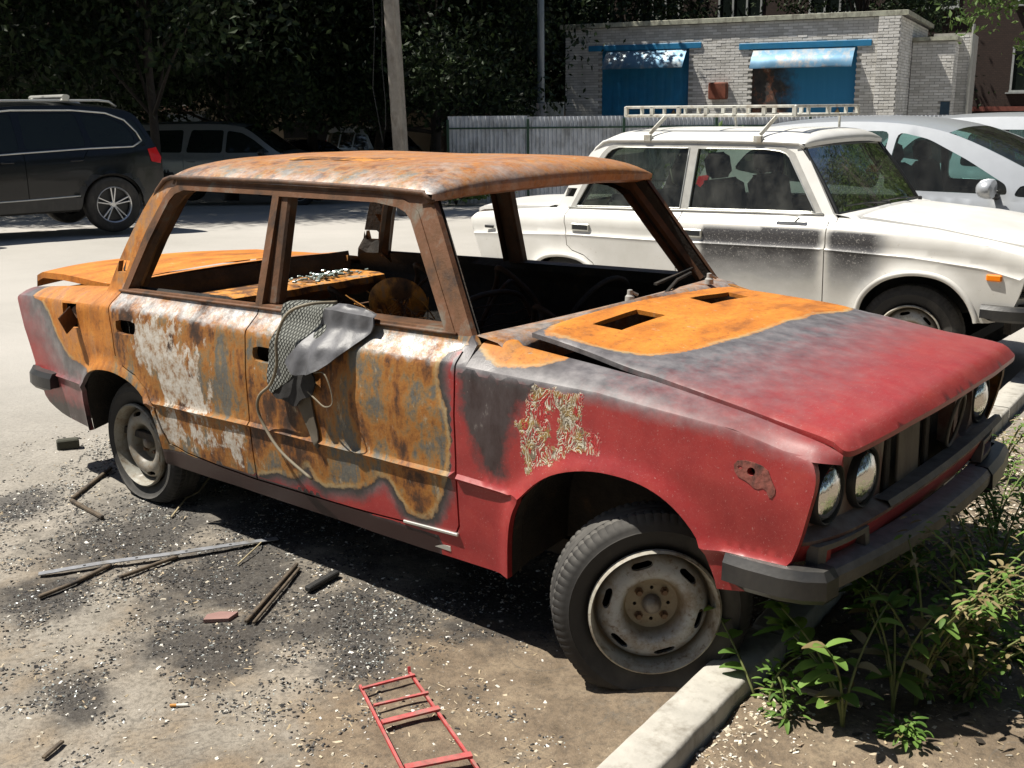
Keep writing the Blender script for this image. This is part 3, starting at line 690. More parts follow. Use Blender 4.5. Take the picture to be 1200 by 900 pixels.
    for side in (-1, 1):
        low = side > 0
        emb = lambda U, s=side: np.stack([U[:, 0], s*Yl(U[:, 0], U[:, 1], kind), U[:, 1]], 1)
        parts = surf(outline, [FW, RW]+holes_b+([FD, RD] if not low else [FD, RD]), opn+[sill], .034 if low else (.0165 if B else .03), classify, emb, (0, -side, 0), .022, flip=(side > 0), gaps=gaps)
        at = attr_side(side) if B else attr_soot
        seg = {}
        # top face of wing and rear quarter
        for key, xs, inner in (('front_wing', np.append(np.linspace(.74, 1.80, 60 if not low else 16), [1.815, 1.83, 1.845, 1.857, 1.865]), lambda x: (np.interp(x, [.74, .83, 1.1, 1.4, 1.65, 1.80], [.655, .655, .655, .662, .674, .688]), float(zhood(x, .66))-.012 if x > .83 else .938)),
                               ('rear_quarter', np.linspace(-2.12, -1.36, 40 if not low else 12), lambda x: (.635, np.interp(x, [-2.12, -1.7, -1.45, -1.36], [.815, .860, .880, .885])))):
            G = []
            for x in xs:
                xq = min(x, 1.80); y0 = float(Yl(np.array([xq]), np.array([float(zsh(xq))]), kind)[0]); z0 = float(zsh(xq)); yi, zi = inner(x)
                if x > 1.80: t_ = (x-1.80)/.065; y0 -= .042*t_**2; z0 += .004*t_-.010*t_**2; zi -= .010*t_**2
                row = []
                for t in np.linspace(0, 1, 10):
                    zz = z0+(zi-z0)*(1-(1-t)**1.9); row.append((x, side*(y0+(yi-y0)*t), zz+(.0035*noise.noise((x*5, t*2, 0)) if B and 0 < t < 1 else 0)))
                row.append((x, side*(yi-.004), zi-.03)); G.append(row)
            parts[key].grid(G, flip=(side > 0))
        objs = {}
        for key, mb in parts.items():
            if key.endswith('frame') or key.endswith('glass'): continue
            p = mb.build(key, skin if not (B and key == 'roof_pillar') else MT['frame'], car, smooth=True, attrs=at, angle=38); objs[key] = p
            if key == 'sill' and not B: pass
        for dn in ('front', 'rear'):
            f = parts[dn+'_frame']; f.v = [v+np.array([0, side*.004, 0]) for v in f.v]
            ff = f.build('window_frame', fr, objs[dn+'_door'], smooth=True, angle=38)
            if not B:
                g = parts[dn+'_glass']; g.v = [v-np.array([0, side*.008, 0]) for v in g.v]
                g2 = MB(); g2.add(g.v[0], g.f[:len([1 for q in g.f if len(q) == 3])]); g2.build('window_glass', MT['glass'], objs[dn+'_door'], smooth=True)
        # inner skin
        def clin(C):
            k = np.full(len(C), 'in', dtype=object); k[pip(C, FW)] = ''; k[pip(C, RW)] = ''
            for h in ([vent] if B else []): k[pip(C, h)] = ''
            if B and low:
                for c in ell(-1.14, 1.06, .05, .07, 6)+ell(-1.13, 1.0, .09, .1, 4): k[np.hypot(C[:, 0]-c[0], C[:, 1]-c[1]) < .014] = ''
            return k
        io = [(x*.985 if x > 1.5 or x < -1.9 else x, z) for x, z in outline]
        cp_in = surf(io, [FW, RW]+([vent] if B else []), [], .05, clin, lambda U, s=side: np.stack([U[:, 0], s*(Yl(U[:, 0], U[:, 1], 'w')-np.where(U[:, 1] > .93, .035, .065)), U[:, 1]], 1), (0, -side, 0), 0, flip=(side > 0))
        cp_in['in'].build('inner_skin', MT['soot' if B else 'darkcloth'], car)
        # window reveals: posts
        mb = MB()
        for x0, x1, wd in (((-.275, -.285, .085),) if B else ((-.315, -.315, .07),)):
            mb.beam((x0, side*.690, .93), (x1, side*.592, 1.325), .045, wd, (1, 0, 0), bev=.008)
        pts = [(p[0], side*(float(Yl(np.array([p[0]]), np.array([p[1]]), 'w')[0])-.03), p[1]) for p in dens([(-1.17, .90), (-1.075, 1.11), (-.99, 1.25), (-.93, 1.31), (-.87, 1.33)], .06)]
        mb.tube(pts, .03, 6)
        pts = [(p[0], side*(float(Yl(np.array([p[0]]), np.array([p[1]]), 'w')[0])-.03), p[1]) for p in dens([(-.9, 1.335), (.30, 1.335), (.40, 1.30), (.53, 1.12), (.66, .94)], .06)]
        mb.tube(pts, .022, 6)
        mb.build('door_post', MT['darkrust'] if B else MT['blackm'], car, smooth=True, angle=40)
        for W_ in (FW, RW):
            rv = dens([p for p in W_[1:]]+[W_[0]], .05) if W_ is FW else dens(W_[1:-1]+[W_[-1], W_[0]], .05)
            mb = MB(); mb.grid([[(x, side*(float(Yl(np.array([x]), np.array([z]), 'w')[0])-.018), z), (x, side*(float(Yl(np.array([x]), np.array([z]), 'w')[0])-.085), z)] for x, z in rv])
            mb.build('window_reveal', MT['darkrust'] if B else MT['blackm'], car)
        # wheel wells
        for A in (FARCH, RARCH):
            G = []
            for x, z in A:
                y0 = float(Yl(np.array([x]), np.array([z]), 'w')[0]); row = []
                for t in (0, .3, 1): row.append((x+(x-np.mean([a[0] for a in A]))*.05*t, side*(y0-.02-.30*t), z+.03*min(1, t*2)))
                G.append(row)
            mb = MB(); mb.grid(G, flip=(side > 0)); cx = np.mean([a[0] for a in A])
            mb.add([(g[2]) for g in G], [tuple(range(len(G)))]); mb.build('wheel_well', MT['soot'] if B else MT['blackm'], car, smooth=True, angle=40)
        # drip rail
        P = [(x, side*(float(Yl(np.array([x]), np.array([1.352]), 'w')[0])+.010), z) for x, z in dens([(.462, 1.325), (.425, 1.352), (.2, 1.359), (-.3, 1.362), (-.95, 1.357), (-1.0, 1.345), (-1.06, 1.30), (-1.13, 1.205)], .05)]
        mb = MB(); mb.tube(P, .010, 6); mb.build('drip_rail', MT['darkrust' if B else 'white'], car, smooth=True, attrs=None if B else attr_soot)
        # belt trim
        P = [(x, side*(float(Yl(np.array([x]), np.array([z+.006]), 'w')[0])+.006), z+.004) for x, z in dens(BELT[:3], .08)]
        mb = MB(); mb.tube(P, .006, 5); mb.build('belt_trim', MT['trim'] if not B else MT['frame'], car, smooth=True)
        if not B:
            for P_ in (FW, RW):
                P = [(x, side*(float(Yl(np.array([x]), np.array([z]), 'w')[0])+.006), z) for x, z in dens(P_, .06, True)]
                mb = MB(); mb.tube(P+P[:1], .0045, 5, caps=False); mb.build('window_trim', MT['trim'], car, smooth=True)
            for hx, hz, dn in ((-.19, .790, 'front'), (-1.06, .775, 'rear')):
                mb = MB(); mb.box((hx, side*.815, hz), (.15, .014, .050), bev=.005); h_ = mb.build('door_handle', MT['trim'], objs[dn+'_door'], smooth=True, angle=30)
                mb = MB(); mb.box((hx, side*.823, hz), (.125, .004, .030)); mb.build('handle_recess', MT['blackm'], objs[dn+'_door'])
            mb = MB(); mb.box((1.66, side*.765, .655), (.082, .025, .038), bev=.007); mb.build('side_indicator', MT['amber'], car, smooth=True, angle=30)
            # flared arch lip
            for A in (FARCH, RARCH):
                P = [(x, side*(float(Yl(np.array([x]), np.array([z]), 'w')[0])+.000), z) for x, z in A]
                mb = MB(); mb.tube(P, .016, 8); mb.build('arch_lip', MT['white'], car, smooth=True, attrs=attr_soot)
    # ---- roof
    ny = 49; G = []
    xs = [.466, .464, .458, .446, .43, .40, .36, .31]+list(np.linspace(.26, -.80, 34))+[-.85, -.90, -.94, -.98, -1.01, -1.035, -1.05, -1.06]
    for i, x in enumerate(xs):
        xf_ = max(0, (x-.27)/.196); xb_ = max(0, (-.70-x)/.36)
        H = .064*(max(0, 1-xf_**2.6))**.5*(max(0, 1-xb_**2.4))**.6
        row = []; ze = np.interp(x, [-1.06, -1.01, -.94, .2, .466], [1.318, 1.338, 1.351, 1.353, 1.350]); hw = np.interp(x, [-1.06, -.9, 0, .466], [.618, .628, .632, .630])
        for j in range(ny):
            s_ = -1+2*j/(ny-1); s_ = math.copysign(1-(1-abs(s_))**1.7, s_); a = abs(s_)
            xr = x+.040*(1-s_*s_)*ss(.0, .46, x)-.03*(1-s_*s_)*ss(-.7, -1.06, x); e = max(0, 1-a**5)**.55
            zz = ze+.020*(1-s_*s_)+H*e
            if B: zz += noise.noise((xr*2.2, s_*2.2, 3))*.004*e
            row.append((xr, s_*hw, zz))
        G.append(row)
    mb = MB(); mb.grid(G)
    fr0 = [tuple(np.array(p)+np.array([-.003, 0, -.022])) for p in G[0]]; fr1 = [tuple(np.array(p)+np.array([-.05, 0, -.034])) for p in G[0]]
    mb.grid([fr1, fr0, G[0]]); mb.grid([G[-1], [tuple(np.array(p)+np.array([-.01, 0, -.03])) for p in G[-1]]])
    mb.build('roof', skin, car, smooth=True, attrs=attr_roof if B else attr_soot, angle=45)
    mb = MB(); mb.grid([[(p[0], p[1]*.97, p[2]-.035) for p in r_[::2]] for r_ in G[6:-6:3]], flip=True); mb.build('headlining', MT['soot' if B else 'darkcloth'], car)
    if B:   # buckled lap of roof steel
        L = []
        for t in np.linspace(0, 1, 24): L.append([(.05+.0*t-.55*t, -.33+.04*noise.noise((t*5, 0, 0))-.08*t, 1.428+.004*noise.noise((t*9, 2, 0))), (.03-.56*t, -.25-.07*t, 1.434)])
        mb = MB(); mb.grid(L); mb.build('lifted_roof_seam', MT['rust'], car)
    # ---- windscreen surround, cowl
    mb = MB()
    bow = lambda y: .05*(1-(y/.70)**2)
    G = []
    for y in np.linspace(-.715, .715, 40):
        G.append([(.700+bow(y)*.4, y, .930), (.712+bow(y)*.5, y, .948), (.75+bow(y)*.6, y, .944+.012*(1-(y/.7)**2)), (.80, y, .937+.03*(1-(y/.7)**2)), (.835, y, .915+.03*(1-(y/.7)**2)), (.85, y, .86)])
    mb.grid(G); mb.build('cowl_panel', skin, car, smooth=True, attrs=attr_const(.3, .3, .25, .8) if B else attr_soot, angle=50)
    # ---- bonnet
    hr = [(.838, -.600), (.96, -.612), (1.1, -.622), (1.4, -.648), (1.65, -.664), (1.80, -.680), (1.862, -.690)]
    hr = hr[:-1]; fro = smooth_line([(1.835, -.683), (1.872, -.682), (1.886, -.60), (1.903, -.42), (1.912, -.2), (1.915, 0)], 2)
    ho = hr+fro; ho = ho+[(x, -y) for x, y in ho[::-1][1:]]
    v1 = [(.935, -.425), (.925, -.165), (1.025, -.145), (1.030, -.405)]; v1 = [(x, y) for x, y in v1]
    v2 = [(x, -y) for x, y in v1][::-1]
    def hemb(U):
        x, y = U[:, 0], U[:, 1]; z = zhood(x, y)
        z = z+.010*np.exp(-((np.abs(y)-.40-.0*(x))/.05)**2)*ss(.85, 1.1, x)*0
        e = pdist(U, ho, True); z = z-.008*np.exp(-(e/.008)**2)
        z = z-.016*ss(.045, .0, 1.915-x-.045*(y/.69)**4)+.012*ss(1.6, 1.85, x)
        if B:
            z = z+np.array([noise.noise((a*2.2, c*2.2, 8))*.006+noise.noise((a*6, c*6, 8))*.002 for a, c in U])
            z = z+.018*ss(1.25, .86, x)*ss(.5, -.62, y)
        return np.stack([x, y, z], 1)
    def hcl(C):
        k = np.full(len(C), 'h', dtype=object)
        for v in ((v1, v2) if B else ()): k[pip(C, v)] = ''
        return k
    hl_ = [[(x, s_*(.40+.09*(x-.9))) for x in np.arange(.86, 1.88, .04)] for s_ in (-1, 1)] if not B else []
    hp = surf(ho, [v1, v2], hl_, .018 if B else .04, hcl, hemb, (0, 0, -1), .035 if not B else .014)
    bonnet = hp['h'].build('bonnet', skin, car, smooth=True, attrs=attr_hood if B else attr_soot, angle=45)
    mb = MB(); mb.box((1.25, 0, .72), (.9, 1.22, .02)); mb.build('engine_bay', MT['soot'] if B else MT['blackm'], car)
    # ---- boot lid, rear deck, rear panel
    G = []
    tilt = .022 if B else 0
    for x in np.linspace(-1.47, -2.14, 26):
        row = []
        for y in np.linspace(-.615, .615, 31):
            z = np.interp(x, [-2.14, -2.09, -1.9, -1.6, -1.45], [.842, .862, .874, .882, .886])+.028*(1-(y/.615)**2)
            z += tilt*ss(-1.5, -2.14, x)*ss(.5, -.6, y)+(noise.noise((x*3, y*3, 12))*.005 if B else 0)
            row.append((x-.03*(1-(y/.615)**2)*ss(-1.9, -2.1, x), y, z))
        G.append(row)
    mb = MB(); mb.grid(G, flip=True) if 0 else mb.grid(G); lip = [(p[0]-.012, p[1], p[2]-.055) for p in G[-1]]; mb.grid([G[-1], lip])
    mb.grid([[(p[0], p[1], p[2]-.028) for p in (r_[0] for r_ in G)], [r_[0] for r_ in G]]); mb.grid([[r_[-1] for r_ in G], [(p[0], p[1], p[2]-.028) for p in (r_[-1] for r_ in G)]])
    mb.build('boot_lid', skin, car, smooth=True, attrs=attr_const(.3, .1, 1., 0) if B else attr_soot, angle=40)
    mb = MB()
    mb.grid([[(-1.385, y, .898+.018*(1-(y/.66)**2)), (-1.41, y, .898+.02*(1-(y/.66)**2)), (-1.46, y, .880+.024*(1-(y/.62)**2)), (-1.465, y, .80)] for y in np.linspace(-.64, .64, 16)])
    mb.build('rear_deck', skin, car, smooth=True, attrs=attr_const(.3, .1, 1., .2) if B else attr_soot, angle=40)
    mb = MB(); mb.grid([[(-2.09-.03*(1-(y/.68)**2), y, .80), (-2.05-.03*(1-(y/.68)**2), y, .62), (-1.99, y, .44), (-1.94, y, .30)] for y in np.linspace(-.70, .70, 12)])
    mb.build('rear_panel', MT['darkrust'] if B else MT['white'], car, attrs=None if B else attr_soot)
    # ---- nose
    mb = MB()
    hx, hz = 1.800, .655; HL = [(-.595, hx-.012), (-.415, hx+.008), (.415, hx+.008), (.595, hx-.012)]
    nose_o = [(-.735, .50), (-.742, .60), (-.735, .70), (-.715, .762), (-.66, .795), (-.3, .806), (.3, .806), (.66, .795), (.715, .762), (.735, .70), (.742, .60), (.735, .50), (.3, .475), (-.3, .475)]
    grl = [(-.300, .555), (-.285, .75), (.285, .75), (.300, .555)]
    hc = [ell(y, hz, .086, .086, 24) for y, _ in HL]
    ncl = lambda C: np.where(pip(C, grl) | pip(C, hc[0]) | pip(C, hc[1]) | pip(C, hc[2]) | pip(C, hc[3]), '', np.where(C[:, 1] > .545, 'n', 'v')).astype(object)
    def nemb(U):
        y, z = U[:, 0], U[:, 1]; inner = ss(.555, .575, z)*ss(.79, .775, z)*ss(.715, .70, np.abs(y))
        x = 1.868-.030*(y/.7)**2-.055*np.abs(y/.72)**8-.05*inner-.03*ss(.56, .47, z); return np.stack([x, y, z], 1)
    hl3 = [[(y, z) for y in np.linspace(-.73, .73, 30)] for z in (.545, .556, .575, .775, .79)]
    np_ = surf(nose_o, [grl]+hc, hl3, .03, ncl, nemb, (-1, 0, 0), .05, flip=False)
    if B: np_['v'].build('front_valance', skin, car, smooth=True, attrs=attr_const(-.4, .3), angle=40); np_['n'].build('headlight_panel', simple('grimy_dark_red_panel', (.10, .045, .035), .6, dirt=(.2, .17, .14), bump=.3, sc=14, dust=.5), car, smooth=True, angle=40)
    else: np_['v'].build('front_valance', skin, car, smooth=True, attrs=attr_soot); np_['n'].build('grille_panel', MT['blackm'], car)
    for y, xx in (HL[:2]+HL[3:] if B else HL):
        rg = MB(); xf = Matrix.Translation((xx, y, hz))@Matrix.Rotation(-math.pi/2, 4, 'Z')
        rg.lathe([(.086, .03), (.085, -.004), (.083, -.012), (.0795, -.016), (.0765, -.014), (.075, -.004)], 40, xf=xf@Matrix.Scale(-1, 4, (0, 1, 0)))
        ring = rg.build('headlight_bezel', MT['blackm'] if B else MT['trim'], car, smooth=True, angle=40)
        ln = MB(); ln.lathe([(.0001, .030), (.02, .0285), (.04, .024), (.06, .015), (.0745, .003), (.0755, -.01)], 40, xf=xf)
        ln.build('headlight_lens', MT['lens'], ring, smooth=True)
    # radiator and gap behind the missing grille
    mb = MB(); mb.box((1.70, 0, .54), (.04, 1.1, .46)); mb.build('radiator', MT['soot'], car)
    for y in ((-.235, .07) if B else (-.2, 0, .2)):
        mb = MB(); mb.beam((1.805, y, .55), (1.80, y, .75), .035, .012, (1, 0, 0), bev=.003); mb.build('grille_bracket', MT['soot'] if B else MT['blackm'], car)
    if B:
        pl = MB(); pl.beam((1.815, -.10, .56), (1.795, -.06, .755), .17, .008, (1, 0, 0), bev=.002); pl.build('radiator_baffle', simple('dusty_brown_plate', (.13, .11, .085), .7, dirt=(.05, .04, .03)), car)
        pl = MB(); pl.tube([(1.835+.03*math.cos(a)*.5, .235+.05*math.sin(a), .665+.085*math.cos(a)) for a in np.linspace(0, 6.2832, 25)], .006, 5, caps=False); pl.build('dangling_bezel', MT['dusty'], car, smooth=True)
        ib = surf(smooth_line([(1.612, .748), (1.65, .755), (1.70, .745), (1.715, .715), (1.730, .69), (1.715, .665), (1.70, .695), (1.675, .685), (1.655, .700), (1.618, .712)], 1, True), [ell(1.660, .728, .011, .011, 10), ell(1.630, .734, .007, .005, 6)], [], .02, lambda C: np.where((np.hypot(C[:, 0]-1.66, C[:, 1]-.728) < .0115) | (np.hypot((C[:, 0]-1.63)/1.4, C[:, 1]-.734) < .005), '', 'p').astype(object), lambda U: np.stack([U[:, 0], -Yl(U[:, 0], U[:, 1])-.0018, U[:, 1]], 1), (0, 1, 0), .002, flip=False)
        ib['p'].build('indicator_scar', simple('scraped_rusty_primer', (.20, .06, .045), .7, var=.6, dirt=(.04, .02, .015), sc=45, bump=.6), car)
        gb = MB()
        for s_ in (1,):
            gb.grid([[(1.858-.03*(y/.7)**2, y, .553), (1.872-.03*(y/.7)**2, y, .560), (1.862-.03*(y/.7)**2, y, .575), (1.815, y, .574)] for y in np.linspace(-.34, .72, 40)], flip=False)
        gb.build('grille_lower_bar', MT['dusty'], car, smooth=True, angle=30)
        for s_ in (-1, 1):
            # empty indicator pocket: frame with a torn opening
            fo = [(s_*.695, .475), (s_*.69, .545), (s_*.47, .545), (s_*.455, .475)]
            fi = [(s_*.665, .490), (s_*.66, .530), (s_*.49, .530), (s_*.48, .490)]
            fp = surf(fo, [fi], [], .02, lambda C: np.where(pip(C, fi), '', 'f').astype(object), lambda U: np.stack([1.862-.055*np.abs(U[:, 0]/.72)**6, U[:, 0], U[:, 1]], 1), (-1, 0, 0), .03, flip=False)
            fp['f'].build('indicator_housing', MT['dusty'], car)
            fb = MB(); fb.box((1.81, s_*.635, .510), (.02, .04, .045)); fb.build('red_scrap_in_housing', simple('faded_red_plastic', (.45, .05, .04), .5) if s_ < 0 else bpy.data.materials['faded_red_plastic'], car)
    # ---- bumpers
    def bumper(sx, x0, z0, mat_, ends, name='front_bumper', yr=(-.74, .74)):
        k_ = .56 if (B and sx > 0) else 1; prof = [(a, h*k_) for a, h in [(-.03, -.052), (.012, -.054), (.020, -.047), (.023, -.020), (.023, .016), (.012, .043), (-.004, .050), (-.05, .050), (-.055, .040)]]
        G = []
        for y in np.linspace(yr[0], yr[1], 40):
            xx = x0+(.082 if sx > 0 else .055)*(1-(y/.75)**2); dn = (noise.noise((y*3, 0, 2))*.008 if B else 0)
            G.append([(sx*(xx+a+dn), y, z0+h+dn-.035*ss(.0, .75, y)*(sx > 0)) for a, h in prof])
        mb = MB(); mb.grid(G, flip=(sx < 0)); mb.add(G[0], [tuple(range(9))]); mb.add(G[-1], [tuple(range(9))])
        bp = mb.build(name, mat_, car, smooth=True, angle=35)
        for s_ in (-1, 1):
            if not ends[s_]: continue
            path = [(x0-.215, .782), (x0-.15, .787), (x0-.06, .784), (x0-.01, .770), (x0+.03, .745), (x0+.035, .70)]
            if s_ > 0 and sx > 0: path += [(x0+.050, .60), (x0+.062, .45)]
            H = []
            for i, (px, py) in enumerate(path):
                nx_, ny_ = [(0, 1), (0, 1), (.12, .99), (.55, .83), (.87, .5), (1, 0), (1.2, 0), (1.2, 0)][i]; k = [.55, 1, 1, 1, 1, 1, 1, 1][i]
                ring = [(-.030, .044), (.004, .042), (.014, .026), (.018, .020), (.020, -.028), (.008, -.043*k), (-.03, -.044*k)]
                H.append([(sx*(px+nx_*a), s_*(py-.012+ny_*a), z0+h-(.035 if s_ > 0 and sx > 0 else 0)) for a, h in ring])
            e = MB(); e.grid(H, flip=(sx*s_ < 0)); e.add(H[0], [tuple(range(7))]); e.add(H[-1], [tuple(range(7))])
            eo = e.build('bumper_end', MT['black'], bp, smooth=True, angle=25)
        return bp
    fb = bumper(1, 1.822, .462, MT['dusty'] if B else MT['black'], {-1: 1, 1: 1}, yr=(-.70, .70))
    bumper(-1, 2.005, .425, MT['dusty'] if B else MT['black'], {-1: 1, 1: 1}, 'rear_bumper', yr=(-.68, .68))
    # ---- inside
    mb = MB(); mb.box((-.3, 0, .27), (2.3, 1.40, .03)); mb.box((.80, 0, .55), (.03, 1.35, .60)); mb.box((0, 0, .33), (1.6, .22, .12), bev=.03); mb.box((-.15, 0, .215), (3.2, .9, .06))
    mb.build('floor_pan', MT['soot'] if B else MT['darkcloth'], car)
    mb = MB(); mb.box((.66, 0, .80), (.16, 1.30, .16), bev=.03); mb.build('dashboard', MT['soot'] if B else MT['darkcloth'], car, smooth=True, angle=30)
    sw = MB(); c0 = Vector((.40, .34, .80)); P = []
    for k in range(33):
        a = 2*math.pi*k/32; P.append(c0+Vector((.45*math.sin(a)*.19, math.cos(a)*.195, math.sin(a)*.17)))
    sw.tube(P, .010, 6, caps=False); sw.tube([c0, c0+Vector((.3, 0, -.1))], .02, 6); sw.tube([c0+Vector((0, -.19, 0)), c0, c0+Vector((0, .19, 0))], .012, 6)
    sw.build('steering_wheel', MT['soot'] if B else MT['blackm'], car, smooth=True)
    if B:
        for s_ in (-1, 1):
            st = MB(); cy = s_*.34
            ring = smooth_line([(-.235, .0), (-.23, .42), (-.17, .56), (.17, .56), (.23, .42), (.235, 0)], 2)
            P = [(.02-.30*q_[1], cy+q_[0], .46+.92*q_[1]*.75) for q_ in ring]; st.tube(P, .013, 6)
            for k in range(9):
                h = .05+.055*k; x_ = .02-.30*h; z_ = .46+.69*h
                st.tube([(x_, cy-.22, z_), (x_+.015, cy-.1, z_+.008*(-1)**k), (x_-.01, cy, z_), (x_+.012, cy+.1, z_-.006), (x_, cy+.22, z_)], .0035, 4)
            for k in range(7):
                y_ = cy-.2+.066*k; st.tube([(.45, y_, .45), (.2, y_+.01, .44), (.02, y_, .46)], .004, 4)
            st.tube([(.45, cy-.22, .44), (.0, cy-.22, .44), (.0, cy+.22, .44), (.45, cy+.22, .44), (.45, cy-.22, .44)], .014, 6)
            st.build('seat_frame', MT['darkrust'], car, smooth=True)
        hr_ = MB(); hr_.lathe([(.001, -.03), (.075, -.026), (.10, -.012), (.108, .0), (.10, .012), (.07, .02), (.001, .022)], 28, xf=Matrix.Translation((.02, -.36, .925))@Matrix.Rotation(.5, 4, 'X')@Matrix.Rotation(.6, 4, 'Z'))
        hr_.build('rusty_round_cover', MT['rust'], car, smooth=True, angle=40)
        for k, (x_, y_, z_) in enumerate(((-.45, .25, .80), (-.55, -.15, .74), (-.2, .5, .78), (.25, .2, .70))):
            db = MB(); db.tube(cr0([(x_-.2, y_, z_-.25), (x_-.12, y_+.08, z_+.05), (x_+.02, y_-.05, z_+.16), (x_+.15, y_+.05, z_), (x_+.22, y_-.02, z_-.2)]), .012, 6); db.tube(cr0([(x_, y_-.2, z_-.1), (x_+.03, y_, z_+.1), (x_-.02, y_+.2, z_-.05)]), .008, 6); db.build('burnt_seat_spring', MT['darkrust'], car, smooth=True)
        wr = MB()
        for k in range(90):
            p = Vector((rng.uniform(-.05, .30), rng.uniform(-.52, -.30), rng.uniform(.78, .90))); d = Vector((rng.uniform(-.12, .12), rng.uniform(-.1, .1), rng.uniform(-.02, .10)))
            wr.tube([p, p+d*.5+Vector((0, 0, .015)), p+d], .0025, 4)
        wr.tube([(.0, -.5, .76), (.12, -.42, .84), (.27, -.36, .88)], .008, 6); wr.tube([(.30, -.5, .78), (.33, -.40, .93), (.28, -.38, .98), (.26, -.40, 1.05)], .008, 6)
        wr.build('tangled_wire', MT['rust'], car, kind='stuff')
        # parcel shelf and rear bulkhead
        sh = MB(); G = []
        for y in np.linspace(-.66, .66, 44):
            j = noise.noise((y*7, 1, 0))*.012
            G.append([(-1.36, y, .812), (-1.27, y, .812+j*.4), (-1.16+j, y, .815+j), (-1.12+j*1.5, y, .806), (-1.11+j, y, .775)])
        sh.grid(G); sh.build('parcel_shelf', MT['rust'], car, smooth=True, angle=40)
        dw = MB(); dw.grid([[(-1.383, y, .905), (-1.372, y, .86), (-1.362, y, .805)] for y in np.linspace(-.66, .66, 12)]); dw.build('deck_upstand', MT['soot'], car)
        bh = MB(); bh.grid([[(-1.11, y, .78), (-1.14, y, .74-.03*abs(noise.noise((y*9, 5, 0))))] for y in np.linspace(-.66, .66, 30)])
        for y in (-.60, -.2, .2, .6): bh.beam((-1.13, y, .76), (-.95, y*.8, .30), .05, .012)
        bh.box((-1.0, .2, .50), (.02, .8, .42)); bh.build('rear_bulkhead', MT['darkrust'], car)
        ash = MB()
        for k in range(90):
            p = (-1.20+rng.normal(0, .03), .35+rng.normal(0, .12), .822+rng.uniform(0, .02)); s_ = rng.uniform(.008, .02); ash.box(p, (s_*1.4, s_, s_*.6), rz=rng.uniform(0, 3), bev=.002)
        ash.build('melted_glass_heap', simple('crazed_glass_crumbs', (.25, .32, .30), .2, spec=.8), car, kind='stuff')
        # fuel flap hanging open, wiper stubs
        ff = MB(); ff.box((0, 0, 0), (.085, .005, .085), xf=Matrix.Translation((-1.515, -.815, .752))@Matrix.Rotation(-1.25, 4, 'Z')@Matrix.Rotation(.5, 4, 'Y'), bev=.002); ff.build('fuel_flap', MT['darkrust'], car)
        fn_ = MB(); fn_.tube([(-1.58, -.66, .75), (-1.57, -.75, .77)], .028, 12); fn_.build('fuel_filler_neck', MT['darkrust'], car)
        for (x, y) in ((.775, .02), (.80, .52)):
            wm = MB(); wm.lathe([(.017, -.0), (.016, .018), (.010, .024), (.009, .040), (.0001, .042)], 10, axis='z', xf=Matrix.Translation((x, y, .955))); wm.tube([(x, y, .99), (x+.012, y+.03, .975)], .006, 6)
            wm.build('wiper_spindle', simple('chalky_grey_metal', (.33, .32, .30), .8) if y < .1 else bpy.data.materials['chalky_grey_metal'], car, smooth=True, angle=40)
        wm = MB(); wm.tube([(.80, .20, .955), (.70, .45, .968), (.66, .62, .972)], .007, 5); wm.beam((.70, .30, .972), (.64, .66, .985), .014, .008); wm.build('wiper_arm', MT['soot'], car)
        hb = MB(); hb.grid([[(x, -.655-.02*ss(1.5, 1.8, x), float(zhood(x, .66))-.03), (x, -.60, float(zhood(x, .6))-.07)] for x in np.linspace(.84, 1.8, 12)]); hb.build('wing_gutter', MT['soot'], car)
        s_ = MB(); s_.beam((.46, -.790, .318), (.70, -.792, .330), .010, .02, (0, 1, 0), bev=.002); s_.box((.60, -.782, .270), (.12, .014, .022), bev=.003); s_.build('sill_trim', MT['trim'], car)
    else:
        # glass front and rear, seats, steering, roof rack
        G = [[(.725-.275*t+bow(y)*(1-t)*.6+.045*(1-(y/.62)**2)*t+.012*math.sin(math.pi*t), y*(1-.11*t), .945+.395*t) for t in np.linspace(0, 1, 8)] for y in np.linspace(-.69, .69, 20)]
        g = MB(); g.grid(G); wsg = g.build('windscreen', MT['glass'], car, smooth=True)
        bd = [p for p in G[0]]+[r_[-1] for r_ in G]+[p for p in G[-1][::-1]]+[r_[0] for r_ in G[::-1]]
        g = MB(); g.tube(bd, .012, 6, caps=False); g.build('windscreen_seal', MT['blackm'], car, smooth=True)
        G = [[(-1.335+.30*t, y*(1-.10*t), .905+.425*t) for t in np.linspace(0, 1, 8)] for y in np.linspace(-.66, .66, 14)]
        g = MB(); g.grid(G); g.build('rear_window', MT['glass'], car, smooth=True)
        def seat(x, y, wd, m, hr=True, tall=.62, hrs=None):
            s_ = MB(); s_.box((x+.22, y, .47), (.50, wd, .16), bev=.05); xf = Matrix.Translation((x-.06, y, .50))@Matrix.Rotation(-.22, 4, 'Y'); s_.box((0, 0, tall/2), (.13, wd, tall), xf=xf, bev=.05)
            for hy in (hrs or ([0] if hr else [])): s_.box((-.0, hy, tall+.09), (.09, .26, .17), xf=xf, bev=.035)
            return s_.build('seat', m, car, smooth=True, angle=50)
        seat(-.05, -.35, .50, MT['darkcloth']); seat(-.05, .35, .50, MT['darkcloth']); seat(-.78, 0, 1.25, MT['palecloth'], tall=.5, hrs=[-.4, .4])
        for (x, y) in ((.79, -.05), (.83, .42)):
            wm = MB(); wm.lathe([(.014, 0), (.012, .02), (.0001, .025)], 8, axis='z', xf=Matrix.Translation((x, y, .962))); wm.tube([(x, y, .98), (x-.06, y-.25, .985), (x-.075, y-.5, .985)], .005, 5); wm.build('wiper', MT['black'], car)
